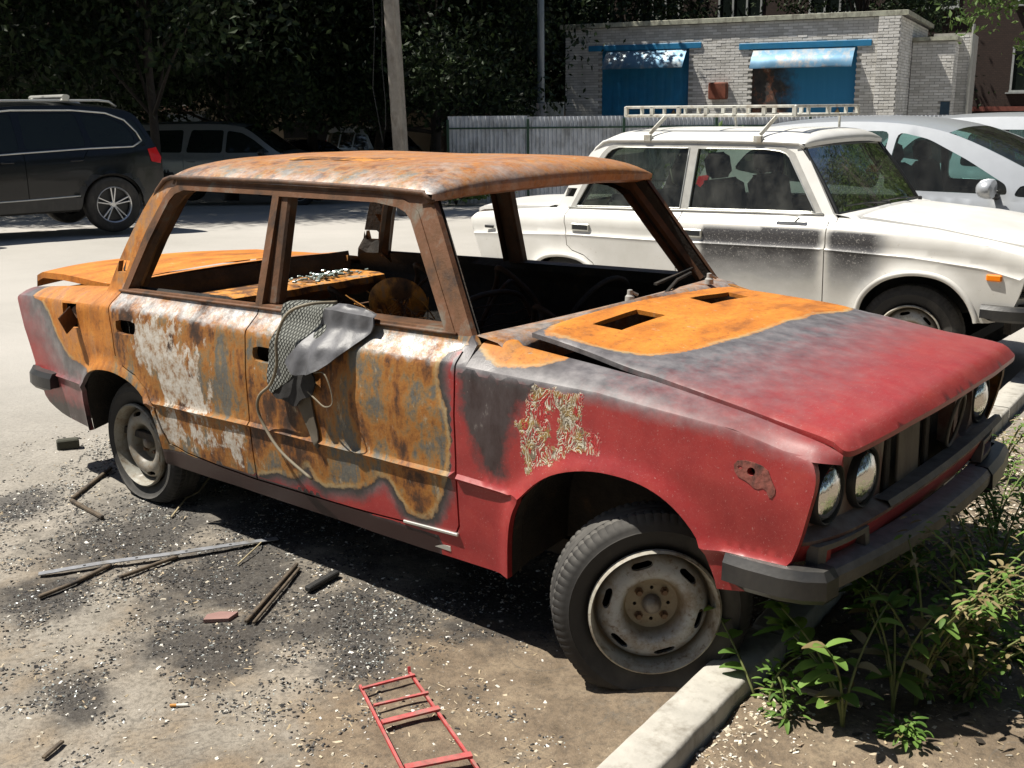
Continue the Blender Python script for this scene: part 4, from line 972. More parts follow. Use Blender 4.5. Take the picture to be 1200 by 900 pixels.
        mr_ = MB(); mr_.box((.45, -.80, .945), (.20, .03, .014), bev=.004); mr_.tube([(.50, -.75, .93), (.46, -.80, .94)], .008, 6); mr_.build('broken_mirror_mount', simple('chalky_paint', (.6, .6, .58), .6), car)
        bl = MB(); bl.box((-2.095, -.60, .69), (.02, .16, .14), bev=.01); bl.box((-2.095, .60, .69), (.02, .16, .14), bev=.01); bl.build('tail_light', MT['redlens'], car)
        sl_ = MB(); sl_.box((-1.93, -.752, .725), (.085, .01, .022), bev=.003); sl_.build('side_marker', MT['blackm'], car)
    # ---- wheels
    if B:
        steel_wheel(car, 1.322, -.672, .250, R(42), False, 1.035, tr=.274, zflat=-.222)
        steel_wheel(car, -1.195, -.655, .238, 0, True, tr=.272, zflat=-.232)
        for x, s_ in ((1.26, R(34)+math.pi), (-1.212, math.pi)): steel_wheel(car, x, .68, .24, s_, True)
    else:
        steel_wheel(car, 1.212, -.690, .28, R(8), False); steel_wheel(car, -1.212, -.695, .28, 0, False)
        for x in (1.212, -1.212): steel_wheel(car, x, .69, .28, math.pi, False)
    return car
red = lada('burnt', (0, 0, 0), 0, 'burnt out red saloon, rusty orange doors and roof, no glass, flat tyres, in the foreground', 'car')
white = lada('white', (-.580, 3.834, .0), .0181, 'white boxy saloon with roof rack and scorched front door, parked beyond the burnt car', 'car')
white.location.z = .03

# ------------------------------------------------------------ modern cars (hatchback, estate, off-roader, pickup)
def modern(name, sp, loc, rz, label, cat):
    """sp: outline and openings in (x, z), x forward; one builder, each car with its own profile"""
    car = empty(name, loc, rz, label=label, cat=cat)
    paint = MT[sp['paint']]; gl = MT[sp.get('glass', 'tint')]; W_ = sp['w']/2; zb = sp['belt']; zr = sp['zroof']
    arches = []
    for cx in sp['axles']:
        r = sp['arch']; cz = sp['tyre']
        arches.append([(cx+r*math.cos(a), cz+r*math.sin(a)*.97) for a in np.linspace(-.55, math.pi+.55, 22) if cz+r*math.sin(a) > sp['sillz']])
    def Ym(x, z):
        x = np.asarray(x, float); z = np.asarray(z, float); b_ = np.interp(x, [p[0] for p in zb], [p[1] for p in zb])
        y = np.where(z < b_, W_*np.interp((z-.2)/(b_-.2), [0, .12, .35, .7, .93, 1], [.93, .975, .995, 1, .985, .955]), W_*(.955-.235*np.clip((z-b_)/(zr-b_), 0, 1.05)**1.15))
        L0, L1 = sp['tail'], sp['nose']
        y = y*(1-sp.get('tn', .22)*ss(L1-.85, L1+.05, x)**1.5)*(1-sp.get('tt', .14)*ss(-L0-.7, -L0+.05, -x)**1.4)
        P = np.stack([x, z], 1)
        for A in arches: y = y+.018*np.exp(-(pdist(P, A)/.035)**2)
        return y
    top = smooth_line(sp['top'], 2)              # from nose over the roof to the tail
    low = [(sp['tail']+.06, sp['sillz']+.06)]
    Ar, Af = (arches[1], arches[0])
    bottom = low+[(Ar[-1][0]-.02, sp['sillz'])]+Ar[::-1]+[(Ar[0][0]+.02, sp['sillz'])]+[(Af[-1][0]-.02, sp['sillz'])]+Af[::-1]+[(Af[0][0]+.02, sp['sillz'])]
    outline = list(top)+bottom
    wins = [rpoly(w_, .06) for w_ in sp['wins']]
    gaps = [(dens(g, .08), .004) for g in sp['gaps']]
    beltl = [dens(zb, .12)]
    clad = sp.get('clad')
    def cl(C):
        k = np.full(len(C), 'body_side', dtype=object)
        for i, w_ in enumerate(wins): k[pip(C, w_)] = 'window_glass%d' % i
        if clad:
            dd = np.minimum(pdist(C, Af), pdist(C, Ar)); k[((C[:, 1] < clad) | (dd < .055)) & (k == 'body_side') & (C[:, 1] < .8)] = 'lower_cladding'
        return k
    for side in (-1, 1):
        pr = surf(outline, wins, beltl+([dens([(sp['tail'], clad), (sp['nose'], clad)], .1)] if clad else []), .07, cl, lambda U, s=side: np.stack([U[:, 0], s*Ym(U[:, 0], U[:, 1]), U[:, 1]], 1), (0, -side, 0), .02, flip=(side > 0), gaps=gaps)
        body = None
        for k, mb in sorted(pr.items()):
            if k.startswith('window'): mb.v = [v-np.array([0, side*.006, 0]) for v in mb.v]
            o = mb.build(k.rstrip('0123456789'), gl if k.startswith('window') else MT['black'] if k == 'lower_cladding' else paint, body if (body and k.startswith('window')) else car, smooth=True, angle=35)
            if k == 'body_side': body = o
        tr = sp.get('trimline')
        if tr:
            for P_ in tr:
                P = [(x, side*(float(Ym(np.array([x]), np.array([z]))[0])+.006), z) for x, z in dens(P_, .08)]
                mb = MB(); mb.tube(P, sp.get('trimr', .010), 6); mb.build('chrome_trim', MT['trim'], car, smooth=True)
        sk = surf([(x, z-.03) for x, z in outline], wins, [], .15, lambda C: np.where(np.any([pip(C, w_) for w_ in wins], axis=0), '', 'i').astype(object), lambda U, s=side: np.stack([U[:, 0], s*(Ym(U[:, 0], U[:, 1])-.06), U[:, 1]], 1), (0, -side, 0), 0, flip=(side > 0))
        sk['i'].build('inner_skin', MT['darkcloth'], car)
        for A in arches:
            mb = MB(); mb.grid([[(x, side*(float(Ym(np.array([x]), np.array([z]))[0])-.01), z), (x, side*.45, z+.03)] for x, z in A], flip=(side > 0)); mb.add([(x, side*.5, z) for x, z in A], [tuple(range(len(A)))]); mb.build('wheel_well', MT['blackm'], car)
        mz, mx = sp['mirror'][1], sp['mirror'][0]; my = side*(W_+.13)
        m_ = MB(); m_.lathe([(.001, -.075), (.05, -.070), (.085, -.045), (.10, 0), (.098, .035), (.09, .045), (.001, .046)], 20, axis='y', xf=Matrix.Translation((mx, my, mz))@Matrix.Diagonal((1, 1, .78, 1))@Matrix.Rotation(math.pi/2, 4, 'Z')@Matrix.Diagonal((1.15, 1, 1, 1))@Matrix.Rotation(math.pi, 4, 'Z')); mo = m_.build('door_mirror', paint if sp.get('pm', 1) else MT['black'], car, smooth=True, angle=50)
        m_ = MB(); m_.tube([(mx+.03, side*(W_-.10), mz-.08), (mx+.02, my-side*.06, mz-.05)], .028, 8); m_.build('mirror_arm', MT['black'], mo, smooth=True)
        for hx in sp['handles']:
            h_ = MB(); h_.box((hx, side*(W_*.985+.012), sp['hz']), (.17, .025, .028), bev=.008); h_.build('door_handle', paint, car, smooth=True, angle=60)
        if sp.get('rails'):
            r0, r1 = sp['rails']; P = [(r0, side*.60, zr+.0), (r0-.12, side*.60, zr+.055)]+[(x, side*.60, zr+.062) for x in np.linspace(r0-.25, r1+.25, 8)]+[(r1+.1, side*.585, zr+.045), (r1, side*.57, zr-.02)]
            m_ = MB(); m_.tube(P, .017, 8); m_.build('roof_rail', MT['trim'], car, smooth=True)
        for cx in sp['axles']:
            wh = empty('wheel', (cx, side*(W_-.105), sp['tyre']), 0 if side < 0 else math.pi); wh.parent = car; Rr = sp['tyre']
            m_ = MB(); m_.lathe([(Rr*.62, -.09), (Rr*.70, -.108), (Rr*.86, -.112), (Rr*.95, -.10), (Rr*.99, -.075), (Rr, -.05), (Rr, .05), (Rr*.99, .075), (Rr*.9, .11), (Rr*.64, .1)], 56); m_.build('tyre', MT['tyre'], wh, smooth=True, angle=40)
            m_ = MB(); rr = Rr*.64; m_.lathe([(rr*.93, -.045), (rr*.95, -.088), (rr, -.098), (rr*1.03, -.094)], 48); m_.lathe([(.001, -.062), (rr*.14, -.062), (rr*.19, -.05), (rr*.2, -.02)], 20)
            ns = sp.get('spokes', 5)
            for k in range(ns):
                a = 2*math.pi*k/ns+.3
                for da in ((-.10, .10) if sp.get('twin') else (0,)):
                    m_.beam((rr*.12*math.cos(a+da*2), -.055, rr*.12*math.sin(a+da*2)), (rr*.96*math.cos(a+da*1.4), -.078, rr*.96*math.sin(a+da*1.4)), rr*(.075 if sp.get('twin') else .2), .022, (0, 1, 0), bev=.004)
            m_.build('rim', MT['alloy'], wh, smooth=True, angle=30)
            m_ = MB(); m_.lathe([(.001, -.02), (rr*.94, -.02)], 30); m_.build('brake_disc', MT['blackm'], wh)
        tl = sp['tlamp']; P = surf(tl, [], [], .08, lambda C: np.full(len(C), 't', dtype=object), lambda U, s=side: np.stack([U[:, 0], s*(Ym(U[:, 0], U[:, 1])+.012), U[:, 1]], 1), (0, -side, 0), .02, flip=(side > 0)); P['t'].build('tail_light', MT['redlens'], car, smooth=True)
        P = surf(sp['hlamp'], [], [], .08, lambda C: np.full(len(C), 't', dtype=object), lambda U, s=side: np.stack([U[:, 0], s*(Ym(U[:, 0], U[:, 1])+.008), U[:, 1]], 1), (0, -side, 0), .02, flip=(side > 0)); P['t'].build('headlight', MT['lens'], car, smooth=True)
    # the strip over the middle
    T = np.array(dens(top, .09)); hw = Ym(T[:, 0], T[:, 1]); ny = 15
    seg = {}
    for nm, (a, b_) in sp['strip'].items():
        idx = [i for i in range(len(T)) if b_ <= T[i, 0] <= a and (nm not in ('front_end', 'tailgate') or True)]
        lo_, hi_ = sp['zr_'].get(nm, (-9, 9)); idx = [i for i in idx if lo_ <= T[i, 1] <= hi_]
        if len(idx) < 2: continue
        if idx[0] > 0: idx = [idx[0]-1]+idx
        G = []
        for i in idx:
            row = []; nrm = np.array([0, 0, 1.]); d = T[min(i+1, len(T)-1)]-T[max(i-1, 0)]; d /= max(np.linalg.norm(d), 1e-6); n_ = np.array([-d[1], d[0]]); n_ = -n_ if n_[1] < -.2 else n_
            if n_[1] < 0 and abs(n_[1]) > abs(n_[0]): n_ = -n_
            if T[i, 0] > sp['nose']-.5 and n_[0] < 0 and abs(n_[0]) > .7: n_ = -n_
            if T[i, 0] < sp['tail']+.5 and n_[0] > 0 and abs(n_[0]) > .7: n_ = -n_
            for j in range(ny):
                s_ = -1+2*j/(ny-1); c = sp.get('crown', .05)*(1-abs(s_)**2.4); row.append((T[i, 0]+n_[0]*c*2, s_*hw[i], T[i, 1]+n_[1]*c))
            G.append(row)
        mb = MB(); mb.grid(G); mb.build(nm, MT[sp['smat'].get(nm, sp['paint'])], car, smooth=True, angle=60)
    mb = MB(); mb.box(((sp['axles'][0]+sp['axles'][1])/2, 0, sp['sillz']+.08), (sp['axles'][0]-sp['axles'][1]-.8, W_*1.7, .12)); mb.box(((sp['nose']+sp['tail'])/2, 0, sp['sillz']+.12), (sp['nose']-sp['tail']-.5, .9, .12)); mb.build('underbody', MT['blackm'], car)
    if sp.get('seats'):
        for x in sp['seats']:
            for y in (-.36, .36):
                s_ = MB(); xf = Matrix.Translation((x, y, .55))@Matrix.Rotation(-.25, 4, 'Y'); s_.box((0, 0, .30), (.14, .50, .62), xf=xf, bev=.05); s_.box((0, 0, .70), (.10, .28, .18), xf=xf, bev=.04); s_.box((x+.24, y, .55), (.5, .5, .16), bev=.05); s_.build('seat', MT['darkcloth'], car, smooth=True, angle=50)
    return car

suv = modern('black_off_roader', dict(paint='suv', w=1.94, axles=(1.45, -1.45), arch=.435, tyre=.375, sillz=.34, nose=2.36, tail=-2.24, zroof=1.69, glass='tint', clad=.50,
    belt=[(-2.3, 1.14), (-1.5, 1.12), (0, 1.06), (1.1, 1.01), (2.3, .95)],
    top=[(2.34, .42), (2.38, .62), (2.33, .85), (2.15, .96), (1.75, 1.05), (1.15, 1.10), (.92, 1.20), (.45, 1.52), (.20, 1.63), (-.4, 1.695), (-1.2, 1.69), (-1.70, 1.64), (-1.94, 1.58), (-2.06, 1.35), (-2.17, 1.12), (-2.23, .95), (-2.24, .62), (-2.19, .42)],
    wins=[[(.86, 1.10), (.42, 1.44), (.14, 1.555), (-.28, 1.59), (-.30, 1.13), (.6, 1.08)], [(-.38, 1.135), (-.38, 1.59), (-.95, 1.59), (-1.10, 1.58), (-1.16, 1.16)], [(-1.25, 1.165), (-1.17, 1.575), (-1.5, 1.545), (-1.74, 1.44), (-1.86, 1.25), (-1.80, 1.185)], [(-1.90, 1.19), (-1.80, 1.47), (-1.90, 1.50), (-2.00, 1.33), (-2.06, 1.20)]],
    gaps=[[(.86, .50), (.92, .9), (.90, 1.08)], [(-.34, .50), (-.34, 1.10)], [(-1.05, .95), (-1.18, 1.12)]], trimline=[[(-1.95, 1.21), (-1.90, 1.33), (-1.76, 1.49), (-1.52, 1.585), (-1.10, 1.625), (-.3, 1.63), (.15, 1.59)], [(-1.95, 1.21), (-1.80, 1.14), (-1.16, 1.13), (-.3, 1.095), (.6, 1.05)], [(-1.0, .52), (-.3, .50), (1.0, .48)]], trimr=.011,
    mirror=(.72, 1.14), handles=(-.12, -1.0), hz=.98, rails=(.3, -1.75), spokes=5, twin=1, tlamp=[(-2.06, .93), (-2.02, 1.10), (-2.16, 1.12), (-2.22, .98), (-2.20, .90)], hlamp=[(2.2, .72), (2.0, .82), (2.1, .88), (2.3, .8)],
    strip={'front_end': (9, 2.12), 'bonnet': (2.2, 1.1), 'windscreen': (1.15, .30), 'roof': (.35, -1.98), 'rear_window': (-1.88, -2.13), 'tailgate': (-2.08, -9)}, zr_={'bonnet': (.9, 9), 'front_end': (-9, .97), 'rear_window': (1.15, 9), 'tailgate': (-9, 1.2)}, smat={'windscreen': 'tint', 'rear_window': 'tint', 'front_end': 'black'}),
    (-12.10, 3.69, 0), R(-99), 'large black off roader with silver roof bars, parked at the left edge', 'off-roader')
for k, x in enumerate((-.05, -1.05)):
    cb = MB(); cb.tube([(x, -.66, 1.80), (x, .66, 1.80)], .035, 10, flat=1.5); cb.box((x, .62, 1.765), (.10, .07, .06), bev=.015); cb.box((x, -.62, 1.765), (.10, .07, .06), bev=.015); cb.build('roof_bar', MT['trim'], suv, smooth=True, angle=40)
modern('silver_hatchback', dict(paint='silver2', w=1.78, axles=(1.32, -1.30), arch=.365, tyre=.315, sillz=.24, nose=2.12, tail=-2.05, zroof=1.50, glass='glassc', crown=.045,
    belt=[(-2.0, 1.0), (-1.0, .97), (0, .93), (1.15, .88), (2.1, .75)],
    top=[(2.08, .30), (2.13, .50), (2.08, .68), (1.90, .80), (1.55, .89), (1.25, .96), (1.05, 1.06), (.45, 1.34), (.10, 1.45), (-.35, 1.50), (-1.0, 1.49), (-1.6, 1.42), (-1.85, 1.25), (-2.02, .98), (-2.05, .6), (-1.98, .3)],
    wins=[[(.76, .945), (.74, 1.02), (.42, 1.20), (.08, 1.36), (-.18, 1.415), (-.22, .955)], [(-.27, .96), (-.25, 1.42), (-.8, 1.42), (-1.12, 1.38), (-1.20, 1.0)], [(1.12, .925), (.85, 1.03), (.80, .935)], [(-1.28, 1.03), (-1.22, 1.31), (-1.5, 1.24), (-1.62, 1.08)]],
    gaps=[[(.92, .30), (.98, .6), (.95, .88)], [(-.24, .30), (-.24, .95)], [(-1.0, .62), (-1.22, .98)]], trimline=None, mirror=(.66, 1.0), handles=(-.08, -1.05), hz=.86, spokes=7,
    tlamp=[(-1.9, .85), (-1.88, 1.02), (-2.0, 1.0), (-2.03, .86)], hlamp=[(1.75, .66), (1.70, .76), (1.98, .72), (2.05, .62)], seats=(-.15, -.95),
    strip={'front_end': (9, 1.9), 'bonnet': (1.95, 1.2), 'windscreen': (1.25, .18), 'roof': (.2, -1.65), 'rear_window': (-1.6, -1.98), 'tailgate': (-1.9, -9)}, zr_={'bonnet': (.75, 9), 'front_end': (-9, .82), 'rear_window': (1.02, 9), 'tailgate': (-9, 1.05)}, smat={'windscreen': 'glassc', 'rear_window': 'glassc'}),
    (-.45, 6.75, -.03), R(1), 'silver hatchback with steep windscreen parked just beyond the white boxy saloon', 'car')
modern('white_estate_car', dict(paint='silver2', w=1.80, axles=(1.34, -1.34), arch=.37, tyre=.32, sillz=.24, nose=2.2, tail=-2.3, zroof=1.52, glass='glassc', crown=.04,
    belt=[(-2.2, 1.0), (-1.0, .97), (0, .95), (1.15, .90), (2.1, .78)],
    top=[(2.15, .30), (2.2, .50), (2.15, .70), (1.95, .84), (1.55, .93), (1.20, 1.0), (1.0, 1.1), (.5, 1.36), (.20, 1.46), (-.35, 1.52), (-1.2, 1.52), (-1.8, 1.47), (-2.1, 1.25), (-2.25, .98), (-2.3, .6), (-2.2, .3)],
    wins=[[(.80, .985), (.42, 1.2), (.10, 1.34), (-.18, 1.385), (-.22, .985)], [(-.32, .99), (-.30, 1.39), (-.9, 1.39), (-1.15, 1.36), (-1.20, 1.02)], [(-1.30, 1.03), (-1.26, 1.35), (-1.7, 1.30), (-1.9, 1.10)]],
    gaps=[[(.92, .30), (.98, .6), (.95, .9)], [(-.26, .30), (-.26, .97)]], trimline=None, mirror=(.72, 1.02), handles=(-.08, -1.05), hz=.88, spokes=5,
    tlamp=[(-2.1, .85), (-2.05, 1.02), (-2.2, 1.0), (-2.25, .86)], hlamp=[(1.8, .68), (1.75, .78), (2.03, .74), (2.1, .64)], seats=(-.15, -.95),
    strip={'front_end': (9, 1.95), 'bonnet': (2.0, 1.15), 'windscreen': (1.2, .25), 'roof': (.3, -1.85), 'rear_window': (-1.8, -2.2), 'tailgate': (-2.1, -9)}, zr_={'bonnet': (.8, 9), 'front_end': (-9, .86), 'rear_window': (1.02, 9), 'tailgate': (-9, 1.05)}, smat={'windscreen': 'glassc', 'rear_window': 'glassc'}),
    (.15, 9.8, -.05), R(1), 'pale car farthest right, cut off by the picture edge', 'car')
modern('silver_pickup', dict(paint='silver', w=1.88, axles=(1.6, -1.5), arch=.42, tyre=.37, sillz=.40, nose=2.5, tail=-2.7, zroof=1.80, glass='tint', crown=.05,
    belt=[(-2.6, 1.15), (0, 1.12), (1.15, 1.06), (2.4, .98)],
    top=[(2.45, .42), (2.5, .70), (2.45, .92), (2.25, 1.02), (1.6, 1.12), (1.25, 1.16), (1.05, 1.28), (.55, 1.66), (.3, 1.77), (-.3, 1.82), (-1.5, 1.82), (-2.3, 1.80), (-2.62, 1.70), (-2.68, 1.15), (-2.7, .8), (-2.62, .45)],
    wins=[[(1.0, 1.19), (.62, 1.47), (.35, 1.62), (.02, 1.67), (-.02, 1.19)], [(-.10, 1.19), (-.06, 1.68), (-.8, 1.69), (-.92, 1.2)], [(-1.02, 1.20), (-.98, 1.69), (-2.2, 1.68), (-2.42, 1.60), (-2.45, 1.22)]],
    gaps=[[(1.0, .5), (1.05, 1.05)], [(-.05, .5), (-.05, 1.15)], [(-.98, .6), (-.98, 1.17)]], trimline=None, mirror=(.85, 1.2), handles=(.15, -.8), hz=1.0, spokes=6, clad=.52, pm=0,
    tlamp=[(-2.55, .95), (-2.5, 1.12), (-2.64, 1.12), (-2.67, .92)], hlamp=[(2.1, .85), (2.05, .95), (2.3, .93), (2.4, .82)],
    strip={'front_end': (9, 2.25), 'bonnet': (2.3, 1.2), 'windscreen': (1.25, .35), 'roof': (.4, -2.6), 'tailgate': (-2.55, -9)}, zr_={'bonnet': (1.0, 9), 'front_end': (-9, 1.05), 'tailgate': (-9, 1.75)}, smat={'windscreen': 'tint'}),
    (-18.4, 12.6, float(gz(-18.4, 12.6))), R(35), 'grey pickup with hard top standing in the shade behind the black off roader', 'pickup')
def far_saloon(nm, paint, loc, rz, label):
    return modern(nm, dict(paint=paint, w=1.70, axles=(1.25, -1.25), arch=.35, tyre=.30, sillz=.24, nose=2.1, tail=-2.15, zroof=1.42, glass='tint', crown=.04,
    belt=[(-2.1, .93), (0, .90), (1.1, .88), (2.1, .78)],
    top=[(2.06, .35), (2.1, .6), (2.02, .76), (1.5, .86), (1.05, .92), (.85, 1.0), (.45, 1.28), (.2, 1.38), (-.4, 1.42), (-.9, 1.37), (-1.2, 1.16), (-1.4, .98), (-1.6, .95), (-2.05, .93), (-2.15, .8), (-2.1, .38)],
    wins=[[(.72, .95), (.3, 1.26), (0, 1.31), (-.05, .95)], [(-.12, .95), (-.1, 1.31), (-.6, 1.30), (-.95, 1.12), (-1.05, .96)]],
    gaps=[[(.8, .35), (.85, .85)], [(-.08, .3), (-.08, .9)]], trimline=None, mirror=(.6, .98), handles=(.05, -.85), hz=.8, spokes=5,
    tlamp=[(-2.0, .7), (-2.0, .88), (-2.1, .88), (-2.12, .7)], hlamp=[(1.8, .62), (1.75, .74), (2.0, .72), (2.05, .6)],
    strip={'front_end': (9, 1.95), 'bonnet': (2.0, .95), 'windscreen': (1.0, .25), 'roof': (.3, -.85), 'rear_window': (-.8, -1.35), 'boot_lid': (-1.3, -2.1), 'tail_panel': (-2.05, -9)}, zr_={'front_end': (-9, .8), 'bonnet': (.74, 9), 'boot_lid': (.88, 9), 'tail_panel': (-9, .95)}, smat={'windscreen': 'tint', 'rear_window': 'tint'}), loc, rz, label, 'car')
far_saloon('grey_saloon', 'bluegrey', (-24.6, 18.0, float(gz(-24.6, 18.0))), R(60), 'small blue grey saloon far off in the tree shade, right of the grey pickup')
far_saloon('dark_parked_car', 'suv', (-25.3, 20.4, float(gz(-25.3, 20.4))), R(80), 'dark car deep in the shade between the grey saloon and the concrete pole')
modern('grey_van', dict(paint='silver', w=1.80, axles=(1.4, -1.4), arch=.36, tyre=.32, sillz=.28, nose=2.2, tail=-2.2, zroof=1.75, glass='tint', crown=.04,
    belt=[(-2.1, 1.05), (0, 1.02), (2.1, .9)], top=[(2.15, .35), (2.2, .7), (2.0, .95), (1.6, 1.05), (1.2, 1.3), (.8, 1.62), (.4, 1.74), (-1.6, 1.76), (-2.1, 1.68), (-2.2, 1.05), (-2.2, .4)],
    wins=[[(1.2, 1.08), (.8, 1.5), (.1, 1.58), (.1, 1.08)], [(0, 1.08), (0, 1.58), (-.9, 1.58), (-.9, 1.08)], [(-1.0, 1.08), (-1.0, 1.58), (-1.85, 1.55), (-2.0, 1.1)]],
    gaps=[[(.05, .4), (.05, 1.05)]], trimline=None, mirror=(1.0, 1.1), handles=(-.1,), hz=.95, spokes=5, tlamp=[(-2.1, .9), (-2.08, 1.3), (-2.17, 1.3), (-2.2, .9)], hlamp=[(1.8, .75), (1.8, .85), (2.05, .83), (2.1, .72)],
    strip={'front_end': (9, 2.0), 'bonnet': (2.05, 1.55), 'windscreen': (1.6, .75), 'roof': (.8, -2.1), 'tailgate': (-2.05, -9)}, zr_={'front_end': (-9, 1.0), 'bonnet': (.9, 9), 'tailgate': (-9, 1.7)}, smat={'windscreen': 'tint'}),
    (-24.2, 22.3, float(gz(-24.2, 22.3))), R(-15), 'pale van seen from behind, left of the concrete pole', 'van')

# ------------------------------------------------------------ trees
def leaf_mat(name, c0, c1, tr=.25):
    m, t, b = mat(name); q = NT(t); n = q.n('ShaderNodeObjectInfo'); at = q.attr('tone')
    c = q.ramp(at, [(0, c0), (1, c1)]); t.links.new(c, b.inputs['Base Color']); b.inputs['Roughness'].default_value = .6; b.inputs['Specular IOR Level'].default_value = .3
    out = t.nodes['Material Output']; tl = q.n('ShaderNodeBsdfTranslucent'); t.links.new(c, tl.inputs[0]); mx = q.n('ShaderNodeMixShader'); mx.inputs[0].default_value = tr
    t.links.new(b.outputs[0], mx.inputs[1]); t.links.new(tl.outputs[0], mx.inputs[2]); t.links.new(mx.outputs[0], out.inputs[0]); return m
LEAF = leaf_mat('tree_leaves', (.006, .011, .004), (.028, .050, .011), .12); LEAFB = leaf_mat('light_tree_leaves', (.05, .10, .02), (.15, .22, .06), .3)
WEED = leaf_mat('weed_leaves', (.06, .13, .022), (.20, .33, .07), .35); DRY = leaf_mat('dry_leaves', (.16, .12, .05), (.36, .30, .16), .2)
BARK = simple('bark', (.045, .036, .028), .9, var=.35, sc=14, bump=.6, bsc=18)
def leaves(cent, size, droop=.3, narrow=.5):
    n = len(cent); c = np.asarray(cent); u = rng.normal(size=(n, 3)); u[:, 2] -= droop; u /= np.linalg.norm(u, axis=1)[:, None]
    v = np.cross(u, rng.normal(size=(n, 3))); v /= np.linalg.norm(v, axis=1)[:, None]; L = (size*rng.uniform(.6, 1.3, n))[:, None]; w_ = np.cross(u, v)
    a = c-u*L*.5; b = c+v*L*narrow*.5+w_*L*.06; d = c+u*L*.5; e = c-v*L*narrow*.5+w_*L*.06
    V = np.stack([a, b, d, e], 1).reshape(-1, 3); F = (np.arange(n*4).reshape(n, 4)); return V, F, np.repeat(rng.uniform(0, 1, n), 4)
def tree(loc, h, rad, base, n, size, mat_, label, group, lean=.3, seed=0, blobs=26, cluster=.55, trunk_r=.16):
    r_ = random.Random(seed); root = empty('broadleaf_tree', (loc[0], loc[1], float(gz(loc[0], loc[1]))-.05), label=label, cat='tree', group=group)
    tk = MB(); P = []; p = Vector((0, 0, 0)); d = Vector((r_.uniform(-lean, lean)*.3, r_.uniform(-lean, lean)*.3, 1)).normalized()
    for k in range(9):
        P.append(p.copy()); p = p+d*(h*.75/8); d = (d+Vector((r_.uniform(-.12, .12), r_.uniform(-.12, .12), 0))).normalized()
    tk.tube(P, [trunk_r*(1.25 if k == 0 else 1-.09*k) for k in range(9)], 9); C = []
    for b in range(blobs):
        a = r_.uniform(0, 6.283); t = r_.uniform(0, 1); z = base+(h-base)*t; rr = rad*math.sqrt(max(.05, 1-((t-.42)/.62)**2))*r_.uniform(.25, 1)
        c = Vector((P[5].x+rr*math.cos(a), P[5].y+rr*math.sin(a), z)); C.append((c, r_.uniform(.55, 1.15)*rad*.30))
        k = min(7, max(2, int((z-.8)/(h*.75/8)*.75))); s_ = P[k]; m_ = (s_+c)/2+Vector((0, 0, -.15+r_.uniform(-.1, .3)))
        tk.tube([s_, m_, c], [.045, .028, .010], 5)
    tk.build('trunk', BARK, root, smooth=True)
    per = n//blobs; cs = []
    for c, R_ in C:
        sub = [np.array(c)+rng.normal(size=3)*R_*.55 for _ in range(7)]
        for s_ in sub:
            q = rng.normal(size=(per//7, 3))*R_*cluster*np.array([1, 1, .7]); cs.append(s_+q)
    cs = np.concatenate(cs); cs = cs[cs[:, 2] > base*.8]
    V, F, tone = leaves(cs, size)
    mb = MB(); mb.v = [V]; mb.f = [tuple(f) for f in F.tolist()]; mb.mi = [0]*len(F); mb.n = len(V)
    mb.build('crown', mat_, root, attrs=lambda V_: dict(tone=tone)); return root
GRP = 'shaded trees along the far side of the yard'
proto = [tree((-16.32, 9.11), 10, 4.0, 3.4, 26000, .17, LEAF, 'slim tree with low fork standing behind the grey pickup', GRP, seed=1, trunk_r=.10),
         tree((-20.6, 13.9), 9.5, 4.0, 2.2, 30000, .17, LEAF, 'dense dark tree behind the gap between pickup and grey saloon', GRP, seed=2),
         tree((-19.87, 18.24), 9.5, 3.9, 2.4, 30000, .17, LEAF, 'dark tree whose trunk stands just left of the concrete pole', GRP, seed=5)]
spots = [((-18.27, 5.0), 1, 1.1, 1.0, 'dark tree behind the tail of the black off roader'), ((-20.4, 8.0), 2, 2.2, 1.1, 'dark tree behind the roof bars of the black off roader'), ((-25.95, 13.18), 1, .7, 1.3, 'tall dark tree deep behind the black off roader'),
    ((-22.2, 16.2), 2, 3.0, .95, 'dark tree above the small blue grey saloon'), ((-17.09, 17.86), 1, 4.1, .95, 'dark tree between the concrete pole and the fence end'), ((-22.0, 22.8), 2, 5.2, 1.15, 'dark tree behind the left end of the corrugated fence'),
    ((-21.07, 27.98), 1, 5.0, 1.25, 'dark tree behind the left wall of the white brick garage'), ((-28.58, 24.41), 2, 1.3, 1.4, 'far dark tree above the pale van'), ((-30.41, 17.52), 1, 2.6, 1.4, 'far dark tree behind the grey pickup'),
    ((-30.61, 11.5), 2, .4, 1.4, 'far dark tree at the left edge, behind the black off roader'), ((-21.32, 33.14), 1, 3.6, 1.1, 'dark tree rising behind the garage roof, left half'), ((-25.93, 27.6), 2, 4.4, 1.3, 'far dark tree behind the two poles'), ((-12.5, 33.5), 1, 2.0, .95, 'tree showing just above the middle of the garage roof'),
    ((-23.2, 9.2), 2, 5.9, 1.2, 'dark tree above the grey pickup'), ((-24.5, 19.8), 1, .1, 1.15, 'dark tree above the dark parked car')]
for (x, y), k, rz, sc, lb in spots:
    c = copy_tree(proto[k]); c.location = (x, y, float(gz(x, y))-.05); c.rotation_euler.z = rz; c.scale = (sc, sc, sc); c['label'] = lb
